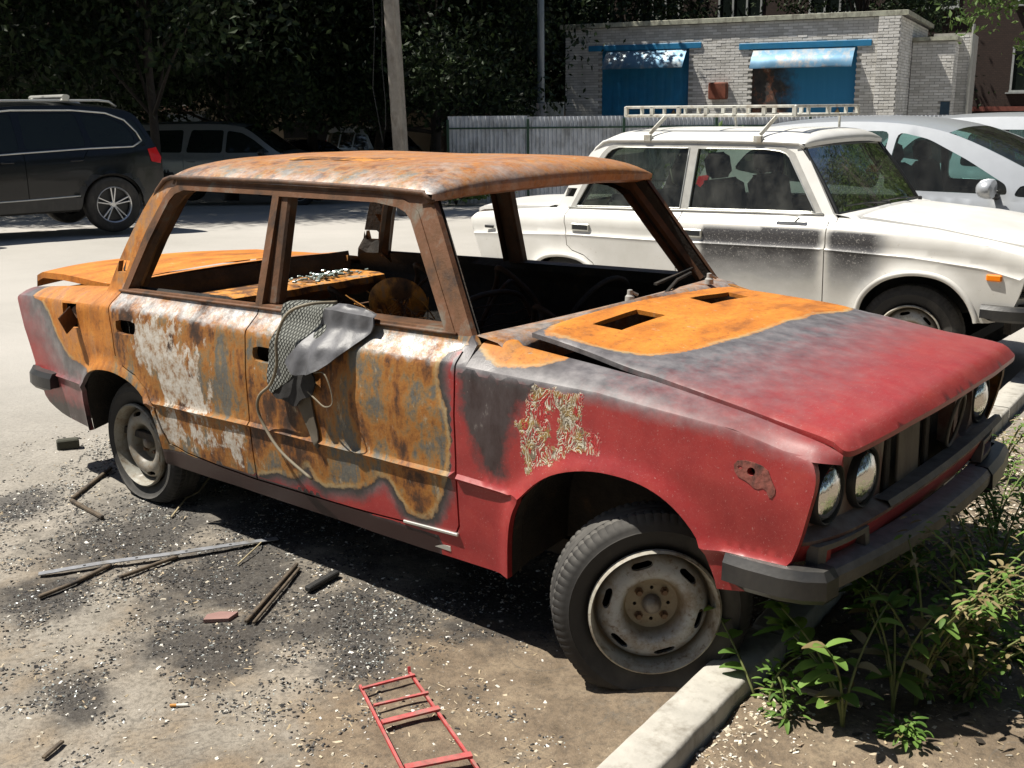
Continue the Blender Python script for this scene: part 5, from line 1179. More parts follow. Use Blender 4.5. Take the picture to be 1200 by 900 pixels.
# the tree at the right whose lit branches hang into the picture
bt = empty('roadside_tree', (3.2, 15.0, float(gz(3.2, 15))), label='light leaved tree with sunlit twigs hanging into the upper right corner', cat='tree')
tk = MB(); tk.tube([(0, 0, -.1), (.1, -.1, 2), (0, -.1, 4), (-.2, 0, 6.5)], [.26, .21, .18, .10], 10); cs = []
for (tx, ty, tz, sp_) in ((-5.2, -3.0, 2.95, .45), (-4.6, -2.5, 2.45, .35), (-4.9, -2.7, 3.5, .7), (-3.7, -2.6, 2.75, .45), (-3.4, -2.1, 2.35, .40), (-3.9, -1.9, 3.4, .8), (-2.6, -2.4, 2.9, .7), (-4.4, -3.4, 3.6, .6), (-1.5, -2.0, 3.2, .9), (-2.5, -.5, 4.5, 1.2), (0, -1, 5.5, 1.6), (-1, 1, 6, 1.6), (1.5, .5, 5, 1.6), (.8, -2, 4.4, 1.3), (-5.7, -3.4, 3.55, .5), (-2.9, -2.8, 2.5, .3)):
    P = [Vector((0, -.1, 3.2)), Vector((tx*.5, ty*.5, max(tz+.7, 4.0))), Vector((tx*.85, ty*.85, tz+.5)), Vector((tx, ty, tz-.25))]
    tk.tube(P, [.07, .045, .022, .006], 6); nL = int(650*sp_/.5) if tx < -2.4 else 1500
    for _ in range(nL):
        t = rng.uniform(.55, 1); base_ = P[2].lerp(P[3], (t-.5)*2) if t > .5 else P[2]; cs.append(np.array(base_)+rng.normal(size=3)*np.array([sp_*.45, sp_*.45, sp_*.36]))
tk.build('trunk', BARK, bt, smooth=True); V, F, tone = leaves(np.array(cs), .105, .6, .42); mb = MB(); mb.v = [V]; mb.f = [tuple(f) for f in F.tolist()]; mb.mi = [0]*len(F); mb.n = len(V); mb.build('crown', LEAFB, bt, attrs=lambda V_: dict(tone=tone))
for (x, y, rz, sc, wh) in ((4.5, 21, 1, 1.0, 'farthest'), (9.5, 19.5, 3, 1.1, 'middle'), (7, 13.5, 2, .9, 'nearest')):
    c_ = copy_tree(proto[0]); c_.location = (x, y, -.3); c_.rotation_euler.z = rz; c_.scale = (sc,)*3; c_['group'] = 'trees beyond the right edge, only mirrored in windscreens'; c_['label'] = wh+' of the three trees standing out of view beyond the right edge'
for i, (x, y, k, rz, sc) in enumerate([(12, 6, 1, .3, 1.1), (13, -1, 2, 1.7, 1.0), (11.5, -7.5, 1, 2.9, 1.1), (6.5, -12.5, 2, 4.0, 1.2), (0, -14.5, 1, 5.2, 1.2), (9.5, 12, 2, 5.9, 1.0), (-14, -12, 2, 2.0, 1.1), (-19, -4.5, 1, .8, 1.1)]):  # unseen ring of trees, added to cut the sky fill in the shadows
    c_ = copy_tree(proto[k]); c_.location = (x, y, -.2); c_.rotation_euler.z = rz; c_.scale = (sc,)*3; c_['group'] = 'unseen trees added around the viewer to hold back sky light'
    c_['label'] = ('unseen tree added around the viewer to hold back sky light, ' + ['first', 'second', 'third', 'fourth', 'fifth', 'sixth', 'seventh', 'eighth'][i]+' counted from the kerb side')
# bush by the fence, seen between the cars
for (x, y, r_, lb) in ((-13.3, 14.4, .8, 'low green bush in front of the corrugated fence left end'), (-5.6, 12.6, 1.1, 'leafy bush behind the tail of the white boxy saloon')):
    b = empty('bush', (x, y, float(gz(x, y))), label=lb, cat='bush'); c = rng.normal(size=(2600, 3))*np.array([r_*.45, r_*.45, r_*.35]); c[:, 2] = np.abs(c[:, 2])+.15
    V, F, tone = leaves(c, .11); mb = MB(); mb.v = [V]; mb.f = [tuple(f) for f in F.tolist()]; mb.mi = [0]*len(F); mb.n = len(V); mb.build('foliage', LEAFB, b, attrs=lambda V_: dict(tone=tone))
    st = MB(); [st.tube([(0, 0, 0), (rng.uniform(-.4, .4)*r_, rng.uniform(-.4, .4)*r_, r_*.7)], [.015, .006], 5) for _ in range(7)]; st.build('stem', BARK, b)

# ------------------------------------------------------------ fence, poles, garage, houses
FM = simple('galvanised_sheet', (.52, .55, .60), .45, .35, .12, 5, dirt=(.30, .31, .33)); FG = simple('green_paint', (.02, .06, .035), .6)
F0 = Vector((-14.03, 14.98)); F1 = Vector((-3.0, 24.15)); fd = (F1-F0); FL = fd.length; fa = math.atan2(fd.y, fd.x)
fence = empty('corrugated_fence', (F0.x, F0.y, -.45), fa, label='grey corrugated metal fence on green posts in front of the garage', cat='fence')
xs = [0, 1.76, 3.87, 5.9, 7.95, 10.0, 12.0, FL]
for i in range(len(xs)-1):
    x = np.arange(xs[i]+.005, xs[i+1]-.004, .011); ph = (x/.092) % 1; yy = np.clip(np.sin(ph*2*math.pi)*1.8, -1, 1)*.014
    top_ = 1.872-.012*i+ (0 if i else .01); G = [[(a, -.045-b, z) for z in (-.1, .7, 1.4, top_)] for a, b in zip(x, yy)]
    m_ = MB(); m_.grid(G, flip=False); p_ = m_.build('fence_sheet', FM, fence, smooth=False)
for i, x in enumerate(xs):
    m_ = MB(); m_.box((x, -.085, .88), (.055, .045, 1.86), bev=.004); m_.build('fence_post', FG, fence)
for z in (.45, 1.62):
    m_ = MB(); m_.box((FL/2, -.068, z), (FL, .022, .035)); m_.build('fence_rail', FG, fence)
pc = simple('old_concrete_pole', (.30, .27, .23), .9, var=.2, sc=10, bump=.4, dirt=(.2, .17, .14))
p = empty('concrete_pole', (-11.22, 10.68, -.25), R(20), label='thick tapered concrete lamp pole leaning slightly left', cat='pole'); m_ = MB(); m_.beam((.06, .05, 0), (-.16, -.10, 8.5), .21, .24, (0, 1, 0), bev=.03)
m_.v[0][:] = m_.v[0]; m_.build('shaft', pc, p, smooth=True, angle=40)
m_ = MB(); m_.tube([(-.14+.02*math.sin(k), -.20, 1.5+k*.25) for k in range(24)], .008, 4); m_.tube([(-.17, -.26, 1.3), (-.30, -.30, 2.2), (-.22, -.3, 3.2), (-.35, -.3, 6)], .008, 4); m_.build('cable', MT['blackm'], p)
p = empty('thin_metal_pole', (-14.4, 18.76, -.6), 0, label='thin dark metal pole behind the corrugated fence', cat='pole'); m_ = MB(); m_.tube([(0, 0, 0), (0, 0, 9)], [.10, .07], 12); m_.build('shaft', MT['bluegrey'], p, smooth=True); m_ = MB(); m_.tube([(0, 0, 0), (0, 0, 2.3)], .125, 12); m_.build('pole_base', pc, p, smooth=True)

def brick_mat():
    m, t, b = mat('white_silicate_brick'); q = NT(t); co = q.co(); at = q.attr('tone')
    c = q.ramp(at, [(0, (.52, .505, .47)), (.5, (.66, .645, .61)), (1, (.74, .725, .69))]); c = q.mix(q.mr(q.noise(q.co(scale=(1, 1, .5)), 1.2, 6, .65), .45, .75, 0, .55), c, (.25, .24, .20))
    t.links.new(c, b.inputs['Base Color']); b.inputs['Roughness'].default_value = .9; t.links.new(q.bump(q.noise(co, 20, 4), .4, .01), b.inputs['Normal']); return m
BR = brick_mat(); MORT = simple('mortar', (.33, .32, .29), .95); BLUE = simple('blue_door_paint', (.015, .18, .36), .5, var=.2, sc=3, dirt=(.02, .17, .30), bump=.1)
GA = math.atan2(25.95-23.74, -8.28+17.40); gar = empty('brick_garage', (-17.40, 23.74, -.80), GA, label='low white brick garage with two blue doors behind the fence', cat='garage')
def brick_face(parent, org, ux, L, H, holes, depth=.012, uy=None):
    """real bricks on one wall face; ux along, uy outward"""
    m_ = MB(); tone = []; row = 0; z = .0
    while z < H-.05:
        off = -.13 if row % 2 else 0; x = off
        while x < L:
            x0 = max(x+.006, .0); x1 = min(x+.254, L); cx = (x0+x1)/2; cz_ = z+.036
            if x1-x0 > .04 and not any(a-.0 < cx < b_ and c < cz_ < d for a, b_, c, d in holes):
                pr = depth+rng.uniform(-.003, .006); c3 = org+ux*cx+uy*(pr/2); hw_ = (x1-x0)/2
                V = [];
                for sx in (-hw_, hw_):
                    for sz in (-.031, .031):
                        V.append(org+ux*(cx+sx)+Vector((0, 0, cz_+sz))); V.append(org+ux*(cx+sx)+uy*pr+Vector((0, 0, cz_+sz)))
                m_.add([v[:] for v in V], [(1, 5, 7, 3), (2, 3, 7, 6), (0, 4, 5, 1), (0, 1, 3, 2), (4, 6, 7, 5)]); tone += [rng.uniform(0, 1)]*8
            x += .26
        z += .075; row += 1
    tone = np.array(tone); return m_.build('brick', BR, parent, kind='stuff', attrs=lambda V_: dict(tone=tone))
def wallx(px): pass
GL = 9.384; DR = [(1.09, 3.77, -1, 3.98), (5.54, 8.34, -1, 3.90)]
m_ = MB()
segs = [(0, DR[0][0]), (DR[0][1], DR[1][0]), (DR[1][1], GL)]
for a, b_ in segs: m_.box(((a+b_)/2, .15, 2.3), (b_-a, .30, 4.6))
for a, b_, _, zt in DR: m_.box(((a+b_)/2, .15, (zt+4.6)/2), (b_-a, .30, 4.6-zt))
m_.box((.15, 3.1, 2.3), (.30, 5.6, 4.6)); m_.box((GL-.15, 3.1, 2.3), (.30, 5.6, 4.6)); m_.box((GL/2, 6.05, 2.3), (GL, .3, 4.6)); m_.build('wall', MORT, gar)
m_ = MB(); m_.box((GL/2, 3.06, 4.66), (GL+.22, 6.26, .10)); m_.build('flat_roof', simple('roofing_felt', (.10, .095, .09), .9), gar)
m_ = MB(); m_.box((GL/2, -.085, 4.67), (GL+.30, .03, .13), bev=.005); m_.box((GL+.17, 2.9, 4.67), (.03, 6.2, .11)); m_.build('roof_edge', simple('pale_tin', (.42, .42, .33), .5, .2, dirt=(.2, .19, .15)), gar)
brick_face(gar, Vector((0, 0, .4)), Vector((1, 0, 0)), GL-.55, 4.2, [(a-.02, b_+.02, -1, z-.4+.02) for a, b_, _, z in DR], uy=Vector((0, -1, 0)))
m_ = MB(); m_.box((GL-.27, -.06, 2.3), (.55, .12, 4.58)); m_.build('pilaster', MORT, gar); brick_face(gar, Vector((GL-.54, -.12, .4)), Vector((1, 0, 0)), .54, 4.2, [], uy=Vector((0, -1, 0))); brick_face(gar, Vector((GL, -.12, .4)), Vector((0, 1, 0)), 6.2, 4.2, [], uy=Vector((1, 0, 0)))
for i, (a, b_, _, zt) in enumerate(DR):
    m_ = MB(); n_ = 60; x = np.linspace(a+.02, b_-.02, n_); m_.grid([[(q_, .13+.003*(k % 6 in (0, 1)), 0), (q_, .13+.003*(k % 6 in (0, 1)), zt)] for k, q_ in enumerate(x)])
    dm = BLUE
    if i == 1:
        dm, t_, b__ = mat('burnt_blue_door'); q = NT(t_); co = q.co(); sx = q.n('ShaderNodeSeparateXYZ'); t_.links.new(co, sx.inputs[0])
        f = q.mr(q.math('ADD', sx.outputs[0], q.math('MULTIPLY', q.math('SUBTRACT', q.noise(co, 1.6, 6, .65), .5), 1.6)), 6.25, 6.75, 1, 0)
        c = q.mix(f, (.015, .18, .36), q.ramp(q.noise(co, 2.2, 6, .7), [(.35, (.012, .012, .012)), (.52, (.04, .035, .032)), (.60, (.16, .06, .03)), (.72, (.30, .28, .25))])); t_.links.new(c, b__.inputs['Base Color']); b__.inputs['Roughness'].default_value = .6
    d_ = m_.build('garage_door', dm, gar)
    m_ = MB(); m_.box(((a+b_)/2, -.022, zt+.06), (b_-a+.70, .06, .16), bev=.01); m_.build('lintel', BLUE, gar)
    m_ = MB(); xs_ = np.linspace(a+(.22 if i == 0 else .05), b_-.06, 24); m_.grid([[(q_, -.02, zt-.03), (q_, -.22, zt-.22), (q_, -.44+.02*noise.noise((q_*2, 0, 0)), zt-.50+.03*noise.noise((q_*1.3, i, 0))), (q_, -.43, zt-.54)] for q_ in xs_], flip=False)
    m_.build('door_visor', simple('faded_blue_tin%d' % i, (.10, .22, .33), .4, .3, .2, 3, dirt=((.42, .44, .42) if i == 0 else (.34, .30, .26))), gar, smooth=True)
    m_ = MB(); m_.add([(b_-.55, .10, 2.10), (b_-.33, .10, 2.10), (b_-.44, .10, 2.32)], [(0, 1, 2)]); sg = m_.build('warning_triangle_plate', simple('old_yellow_plate%d' % i, (.35, .28, .12), .6), d_)
    m_ = MB(); m_.tube([(b_-.55, .098, 2.10), (b_-.33, .098, 2.10), (b_-.44, .098, 2.32), (b_-.55, .098, 2.10)], .012, 4); m_.build('plate_border', simple('dull_red_line%d' % i, (.25, .06, .04), .6), sg)
m_ = MB(); m_.box((4.67, -.12, 2.80), (.52, .22, .46), bev=.03, taper=1); m_.build('rusty_box', simple('rusty_tin_box', (.18, .05, .025), .8, dirt=(.05, .03, .02), sc=5), gar, smooth=True, angle=30)
# soot above and lower wing on the right
wing = empty('brick_annex', (-17.40, 23.74, -.75), GA, label='lower pale brick annex right of the garage with a narrow dark door', cat='building')
m_ = MB(); m_.box((GL+.58, 3.45, 2.0), (1.10, 2.0, 4.05)); m_.box((GL+.95, 4.85, 2.1), (1.02, 2.4, 4.35)); m_.build('wall', MORT, wing)
brick_face(wing, Vector((GL+.03, 2.45, .4)), Vector((1, 0, 0)), 1.10, 3.6, [(.86, 1.2, -1, 2.0)], uy=Vector((0, -1, 0))); brick_face(wing, Vector((GL+1.13, 2.45, .4)), Vector((0, 1, 0)), 1.2, 3.6, [], uy=Vector((1, 0, 0))); brick_face(wing, Vector((GL+1.13, 3.65, .4)), Vector((1, 0, 0)), .33, 3.85, [], uy=Vector((0, -1, 0)))
m_ = MB(); m_.box((GL+1.0, 2.44, 1.35), (.24, .03, 2.1)); m_.build('door', simple('dark_blue_door', (.02, .05, .08), .5), wing)
m_ = MB(); m_.box((GL+.58, 3.36, 4.08), (1.24, 2.0, .10)); m_.build('roof_edge', bpy.data.materials['pale_tin'], wing); m_ = MB(); m_.tube([(GL+1.48, 3.58, 0), (GL+1.48, 3.58, 4.5)], .045, 8); m_.build('downpipe', MT['trim'], wing)
def house(name, a, b_, z0, H, col, label, wins, depth=8, cat='building'):
    a = Vector(a); b_ = Vector(b_); L = (b_-a).length; r_ = empty(name, (a.x, a.y, z0), math.atan2((b_-a).y, (b_-a).x), label=label, cat=cat)
    wm = simple(name+'_wall', col, .9, var=.25, sc=1.5, bump=.3, bsc=12)
    nt_ = wm.node_tree; q = NT(nt_); bt_ = q.n('ShaderNodeTexBrick'); m4 = q.n('ShaderNodeMapping'); tc = q.n('ShaderNodeTexCoord'); nt_.links.new(tc.outputs['Object'], m4.inputs[0]); m4.inputs['Rotation'].default_value = (math.pi/2, 0, 0); nt_.links.new(m4.outputs[0], bt_.inputs[0])
    bt_.inputs['Scale'].default_value = 4; bt_.inputs['Color1'].default_value = (*col, 1); bt_.inputs['Color2'].default_value = tuple(c*.7 for c in col)+(1,); bt_.inputs['Mortar'].default_value = tuple(c*.5 for c in col)+(1,); bt_.inputs['Mortar Size'].default_value = .03
    if name != 'low_shed': nt_.links.new(bt_.outputs[0], nt_.nodes['Principled BSDF'].inputs['Base Color'])
    m_ = MB(); m_.box((L/2, depth/2, H/2), (L, depth, H)); m_.build('wall', wm, r_); fm = bpy.data.materials.get('grey_window_frame') or simple('grey_window_frame', (.30, .31, .30), .6)
    m_ = MB(); m_.box((L/2, depth/2-.1, H+.08), (L+.6, depth+.8, .16)); m_.build('roof', MORT, r_)
    f0 = None
    for (x, z, w_, h_) in wins:
        m_ = MB()
        for q_ in (-w_/2, -w_/6, w_/6, w_/2): m_.box((x+q_, -.03, z), (.07, .08, h_))
        for q_ in (-h_/2, h_/2): m_.box((x, -.032, z+q_), (w_+.1, .09, .07))
        f_ = m_.build('window', fm, r_); m_ = MB(); m_.box((x, -.008, z), (w_, .012, h_)); m_.build('pane', MT['tint'], f_)
        m_ = MB(); m_.box((x, -.08, z-h_/2-.06), (w_+.3, .2, .04)); m_.build('sill', fm, f_)
    return r_
W_ = [(x, z, 1.7, 1.5) for z in (3.65, 6.6, 9.5) for x in (1.5, 4.6, 8.0, 11.6, 15.2, 18.9, 22.6, 26)]+[(x, 1.2, 1.5, .6) for x in (15.2, 18.9, 22.6)]
hs = house('brick_apartment_block', (-27, 36.0), (4, 41.5), -.9, 13, (.040, .023, .017), 'dark brick apartment block in the shade behind garage and annex', W_)
m_ = MB(); m_.box((21, -.06, 2.3), (18, .12, .16)); m_.build('red_band', simple('dull_red_band', (.16, .045, .03), .8), hs)
house('pink_apartment_block', (-52, 17.0), (-28.5, 38.5), -.9, 13, (.20, .13, .10), 'pinkish apartment block hidden behind the dark trees', [(x, z, 1.6, 1.4) for z in (3.5, 6.4, 9.3) for x in range(2, 31, 4)])
sh = house('low_shed', (-33.5, 21.8), (-26.5, 29.8), -.8, 3.1, (.28, .23, .17), 'low beige shed with a dark opening between the tree trunks, left of the concrete pole', [])
m_ = MB(); m_.box((4.4, -.02, 1.0), (2.2, .05, 1.9)); m_.build('opening', MT['blackm'], sh); m_ = MB(); m_.box((5.5, -.25, 2.75), (6, .7, .85)); m_.build('canopy_slab', simple('beige_slab', (.42, .38, .28), .8), sh)
lw = empty('pale_blue_kiosk', (-26.8, 17.0, -.75), R(40), label='narrow pale blue kiosk glimpsed between the trees behind the pickup', cat='kiosk'); m_ = MB(); m_.box((0, 0, 1.1), (1.2, 1.0, 2.3)); m_.build('wall', simple('pale_blue_panel', (.30, .36, .42), .6), lw); m_ = MB(); m_.box((0, 0, 2.3), (1.4, 1.2, .08)); m_.build('roof', MORT, lw)
hw = empty('whitewashed_wall', (-17.6, 22.6, -.6), R(30), label='sunlit whitewashed wall end glimpsed above the left end of the fence', cat='wall'); m_ = MB(); m_.box((0, 0, 1.2), (1.6, .3, 2.3)); m_.build('panel', simple('whitewash', (.6, .6, .56), .8, dirt=(.15, .16, .1), sc=2), hw)

# ------------------------------------------------------------ roof rack on the white saloon (a thing of its own, standing on the roof)
RK = simple('flaking_white_tube', (.52, .52, .47), .5, var=.2, sc=20, dirt=(.30, .26, .20))
rack = empty('roof_rack', (-.580, 3.834, .03), .0181, label='pale metal roof rack clamped on the white boxy saloon', cat='roof rack')
for s_ in (-1, 1):
    m_ = MB(); y = s_*.50; x0, x1 = -.90, .33
    for z in (1.515, 1.572): m_.beam((x0, y, z), (x1, y, z), .018, .018, bev=.003)
    for x in np.linspace(x0, x1, 7): m_.beam((x, y, 1.51), (x, y, 1.577), .018, .03, (1, 0, 0), bev=.003)
    m_.build('rack_rail', RK, rack, smooth=True, angle=30)
for x in (-.90, .33):
    m_ = MB()
    for z in (1.515, 1.572): m_.beam((x, -.50, z), (x, .50, z), .018, .018, bev=.003)
    for y in np.linspace(-.3, .3, 3): m_.beam((x, y, 1.515), (x, y, 1.572), .018, .02, (1, 0, 0))
    m_.build('rack_end', RK, rack, smooth=True, angle=30)
for x in (-.70, -.25, .20):
    m_ = MB(); m_.tube([(x, -.50, 1.515), (x, .50, 1.515)], .010, 6); m_.build('rack_crossbar', RK, rack, smooth=True)
for x in (-.62, .18):
    for s_ in (-1, 1):
        m_ = MB(); m_.beam((x+.03, s_*.49, 1.515), (x-.02, s_*.615, 1.40), .03, .010, (1, 0, 0), bev=.002); m_.box((x-.025, s_*.628, 1.375), (.06, .025, .05), bev=.006); m_.build('rack_foot', RK, rack, smooth=True, angle=30)

# ------------------------------------------------------------ seat cover hanging over the door sill, cable
def _quilt(q, co):
    sp = q.n('ShaderNodeSeparateXYZ'); q.t.links.new(co, sp.inputs[0]); a = q.math('MULTIPLY', q.math('ADD', q.math('MULTIPLY', sp.outputs[0], 1.25), sp.outputs[2]), 150.); b = q.math('MULTIPLY', q.math('SUBTRACT', q.math('MULTIPLY', sp.outputs[0], 1.25), sp.outputs[2]), 150.)
    return q.math('MULTIPLY', q.math('ABSOLUTE', q.math('SINE', a)), q.math('ABSOLUTE', q.math('SINE', b)))
def quilt():
    m, t, b = mat('dusty_quilted_cloth'); q = NT(t); co = q.co(scale=(1, 1, 1)); v = _quilt(q, co)
    c = q.ramp(v, [(0, (.028, .03, .027)), (.15, (.045, .047, .042)), (.45, (.15, .155, .14)), (1, (.24, .245, .22))]); c = q.mix(q.mr(q.noise(co, 12, 5), .4, .7, 0, .6), c, (.12, .125, .11))
    t.links.new(c, b.inputs['Base Color']); b.inputs['Roughness'].default_value = .9; t.links.new(q.bump(q.mr(v, 0, .7), 1., .006), b.inputs['Normal']); return m
LEA = simple('scuffed_grey_leatherette', (.085, .085, .092), .50, var=.45, sc=16, bump=.6, bsc=26); LIN = simple('black_torn_lining', (.018, .017, .017), .85, var=.4, sc=20, bump=.6, bsc=40)
cover = empty('seat_cover', (0, 0, 0), label='torn quilted and grey leatherette seat cover draped over the front door sill', cat='seat cover')
def cloth(poly, off, fold, seed, name, m, res=.012, hang=0):
    P = smooth_line(poly, 1, True)
    def em(U):
        x, z = U[:, 0], U[:, 1]; y = Yl(x, np.minimum(z, 1.0), 'burnt', 0)
        f = np.array([noise.noise((a*9+seed, b_*4, seed))*fold+noise.noise((a*25+seed, b_*14, seed))*fold*.3 for a, b_ in zip(x, z)])
        o = off+f+hang*ss(.92, .70, z); inner = ss(.945, .975, z)
        return np.stack([x, -(y+o)+inner*.03, np.where(z > .945, .945+(z-.945)*.45+o*.45, z)], 1)
    p = surf(P, [], [], res, lambda C: np.full(len(C), 'c', dtype=object), em, (0, 1, 0), .006)
    return p['c'].build(name, m, cover, smooth=True, angle=50)
cloth([(-.155, .955), (-.05, .99), (.19, .99), (.17, .92), (.08, .85), (.02, .79), (-.01, .73), (-.075, .69), (-.13, .655), (-.142, .72), (-.135, .80), (-.12, .88)], .030, .016, 1, 'quilted_panel', quilt())
cloth([(.10, .985), (.20, .99), (.345, .955), (.30, .90), (.245, .852), (.19, .80), (.135, .772), (.09, .765), (.055, .757), (.025, .772), (-.01, .80), (.06, .86)], .052, .034, 6, 'leatherette_flap', LEA, hang=.03, res=.009)
cloth([(-.13, .70), (-.05, .80), (.06, .78), (.11, .74), (.085, .68), (.03, .665), (-.005, .625), (-.05, .65), (-.11, .645)], .018, .012, 11, 'torn_lining', LIN, hang=.01)
cloth([(-.045, .69), (.05, .70), (.065, .62), (.085, .54), (.080, .485), (.055, .51), (.02, .58)], .012, .006, 15, 'hanging_strip', simple('brownish_strip', (.09, .075, .055), .8), hang=.0)
m_ = MB(); P = [(0.10, -.72, .985), (0.055, -0.80, 0.985), (0.0, -0.850, 0.955), (-0.038, -0.872, 0.869), (-0.047, -0.872, 0.779), (-0.09, -0.868, 0.704), (-0.176, -0.852, 0.648), (-0.205, -0.845, 0.594), (-0.178, -0.84, 0.53), (-0.092, -0.84, 0.452), (0.057, -0.835, 0.384)]
P = [tuple(sum(c) for c in zip(*[(a*.5) if 0 else (a,) for a in p])) if 0 else p for p in P]
def cr(P, n=5):
    P = [Vector(p) for p in P]; o = []
    for i in range(len(P)-1):
        a, b_, c, d = P[max(i-1, 0)], P[i], P[i+1], P[min(i+2, len(P)-1)]
        for k in range(n):
            t = k/n; o.append(.5*((2*b_)+(-a+c)*t+(2*a-5*b_+4*c-d)*t*t+(-a+3*b_-3*c+d)*t**3))
    return o+[P[-1]]
m_.tube(cr(P), .0055, 7); tag(m_.build('electric_cable', simple('dusty_cable', (.20, .17, .12), .7), None, smooth=True), 'brown cable looping out of the window and down the front door', 'cable')
m_ = MB(); m_.tube(cr([(0.10, -.85, .79), (0.13, -0.86, 0.775), (0.19, -0.87, 0.783), (0.22, -0.87, 0.736), (0.225, -0.87, 0.688), (0.186, -0.87, 0.67), (0.132, -0.86, 0.684), (.08, -.85, .70)]), .0025, 5); m_.build('loose_wire', bpy.data.materials['dusty_cable'], cover)

# ------------------------------------------------------------ things lying on the ground
def gh(x, y):
    o = noise.noise((x*1.3, y*1.3, 0))*.012+noise.noise((x*5, y*5, 3))*.005; s_ = float(ss(.09, .15, x-kx(y))); return o*(1+1.6*s_)-.012+.055*s_
REDM = simple('red_painted_iron', (.42, .025, .03), .5, var=.3, sc=45, dirt=(.20, .06, .045), dust=.3, bump=.3)
lad = empty('red_metal_lattice', (.95, -1.27, 0), label='small red metal ladder shaped frame lying on the ground at the bottom', cat='frame')
def LZ(x, y, z=.008): return (x-.95, y+1.27, z+.002)
m_ = MB(); m_.beam(LZ(.71, -1.234), LZ(1.25, -1.53), .0075, .008); m_.build('long_bar', REDM, lad); m_ = MB(); m_.beam(LZ(.762, -1.088), LZ(1.40, -1.405), .0075, .008); m_.build('long_bar', REDM, lad)
for a, b_, w_ in (((.735, -1.25), (.798, -1.101), .009), ((.828, -1.291), (.898, -1.148), .009), ((.908, -1.336), (.978, -1.187), .020), ((1.103, -1.443), (1.195, -1.297), .022)):
    m_ = MB(); m_.beam(LZ(*a, .016), LZ(*b_, .016), w_, .006); m_.build('cross_bar', REDM, lad)
m_ = MB(); m_.beam(LZ(.768, -1.092, .008), LZ(.762, -1.088, .025), .008, .008); m_.build('end_peg', REDM, lad)
def stick(name, pts, w_, h_, m, label, cat, grp=None, z=.006):
    mb = MB(); P = [(x, y, gh(x, y)+z+h_/2) for x, y in pts]
    for a, b_ in zip(P[:-1], P[1:]): mb.beam(a, b_, w_, h_, bev=min(w_, h_)*.2)
    return tag(mb.build(name, m), label, cat, grp)
WD = simple('charred_wood', (.10, .075, .05), .85, var=.4, sc=30, dirt=(.025, .02, .018)); AL = simple('grey_metal_strip', (.30, .31, .33), .5, .4, .2, 20, dirt=(.2, .19, .17)); CH = simple('charcoal', (.02, .019, .018), .8, var=.4, bump=.8)
mb = MB(); Pp = cr([(x, y, gh(x, y)+.012+.010*i*(4-i)/4) for i, (x, y) in enumerate([(-0.786, -1.415), (-0.674, -1.23), (-0.546, -1.028), (-0.453, -0.829), (-0.381, -0.663)])], 4)
for a, b_ in zip(Pp[:-1], Pp[1:]): mb.beam(a, b_, .030, .003)
so_ = tag(mb.build('metal_strip', AL), 'long grey perforated metal strip lying in the burnt debris', 'metal strip')
for k in (3, 6, 9, 12):
    mb = MB(); mb.lathe([(.0001, .0025), (.0055, .0025), (.0055, -.001)], 10, axis='z', xf=Matrix.Translation(Pp[k])); mb.build('hole', CH, so_)
stick('wooden_stick', [(-0.594, -1.514), (-0.606, -1.374), (-0.65, -1.21)], .016, .012, WD, 'thin charred stick left, just below the grey metal strip', 'stick')
stick('wooden_stick', [(-0.516, -1.256), (-0.526, -1.012)], .014, .012, WD, 'short charred stick touching the middle of the grey metal strip', 'stick')
stick('wooden_stick', [(0.104, -1.177), (-0.128, -0.775)], .014, .012, WD, 'upper of two parallel brown sticks below the front door', 'stick'); stick('wooden_stick', [(0.128, -1.165), (-0.09, -0.795)], .010, .010, WD, 'lower of two parallel brown sticks below the front door', 'stick')
stick('wooden_stick', [(-1.436, -0.926), (-1.686, -0.597)], .016, .014, WD, 'brown lath pointing at the rear wheel from the left', 'stick'); stick('wooden_stick', [(-1.422, -0.941), (-1.128, -0.965)], .016, .014, WD, 'brown lath lying left of the rear wheel, pointing to the camera', 'stick')
stick('wooden_stick', [(0.322, -1.978), (0.287, -1.906)], .012, .008, WD, 'tiny dark stick at the lower left', 'stick'); stick('charred_lump', [(0.073, -0.895), (0.045, -0.734)], .028, .02, CH, 'black charred lump at the edge of the car shadow', 'lump')
stick('thin_board', [(1.727, -0.553), (1.897, -0.528)], .022, .010, simple('pale_wood', (.42, .32, .2), .8), 'small pale board on the soil right of the kerb', 'board')
mb = MB(); mb.box((0, 0, .025), (.105, .05, .05), bev=.006); o_ = tag(mb.build('dark_block', simple('mossy_dark_block', (.05, .05, .035), .9, bump=.6)), 'small dark block lying behind the rear wheel', 'block'); o_.location = (-2.167, -.545, gh(-2.17, -.54)); o_.rotation_euler = (0, 0, 1.1)
mb = MB(); mb.add([(-.05, -.02, .012), (.03, -.03, .012), (.06, .01, .014), (0, .03, .012), (-.04, .015, .013), (-.05, -.02, 0), (.03, -.03, 0), (.06, .01, 0), (0, .03, 0), (-.04, .015, 0)], [(0, 1, 2, 3, 4), (0, 5, 6, 1), (1, 6, 7, 2), (2, 7, 8, 3), (3, 8, 9, 4), (4, 9, 5, 0)]); o_ = tag(mb.build('tile_fragment', simple('pinkish_tile', (.26, .15, .13), .8)), 'flat pinkish tile fragment in the black grit', 'tile'); o_.location = (0, -1.205, gh(0, -1.2)+.002); o_.rotation_euler.z = .9
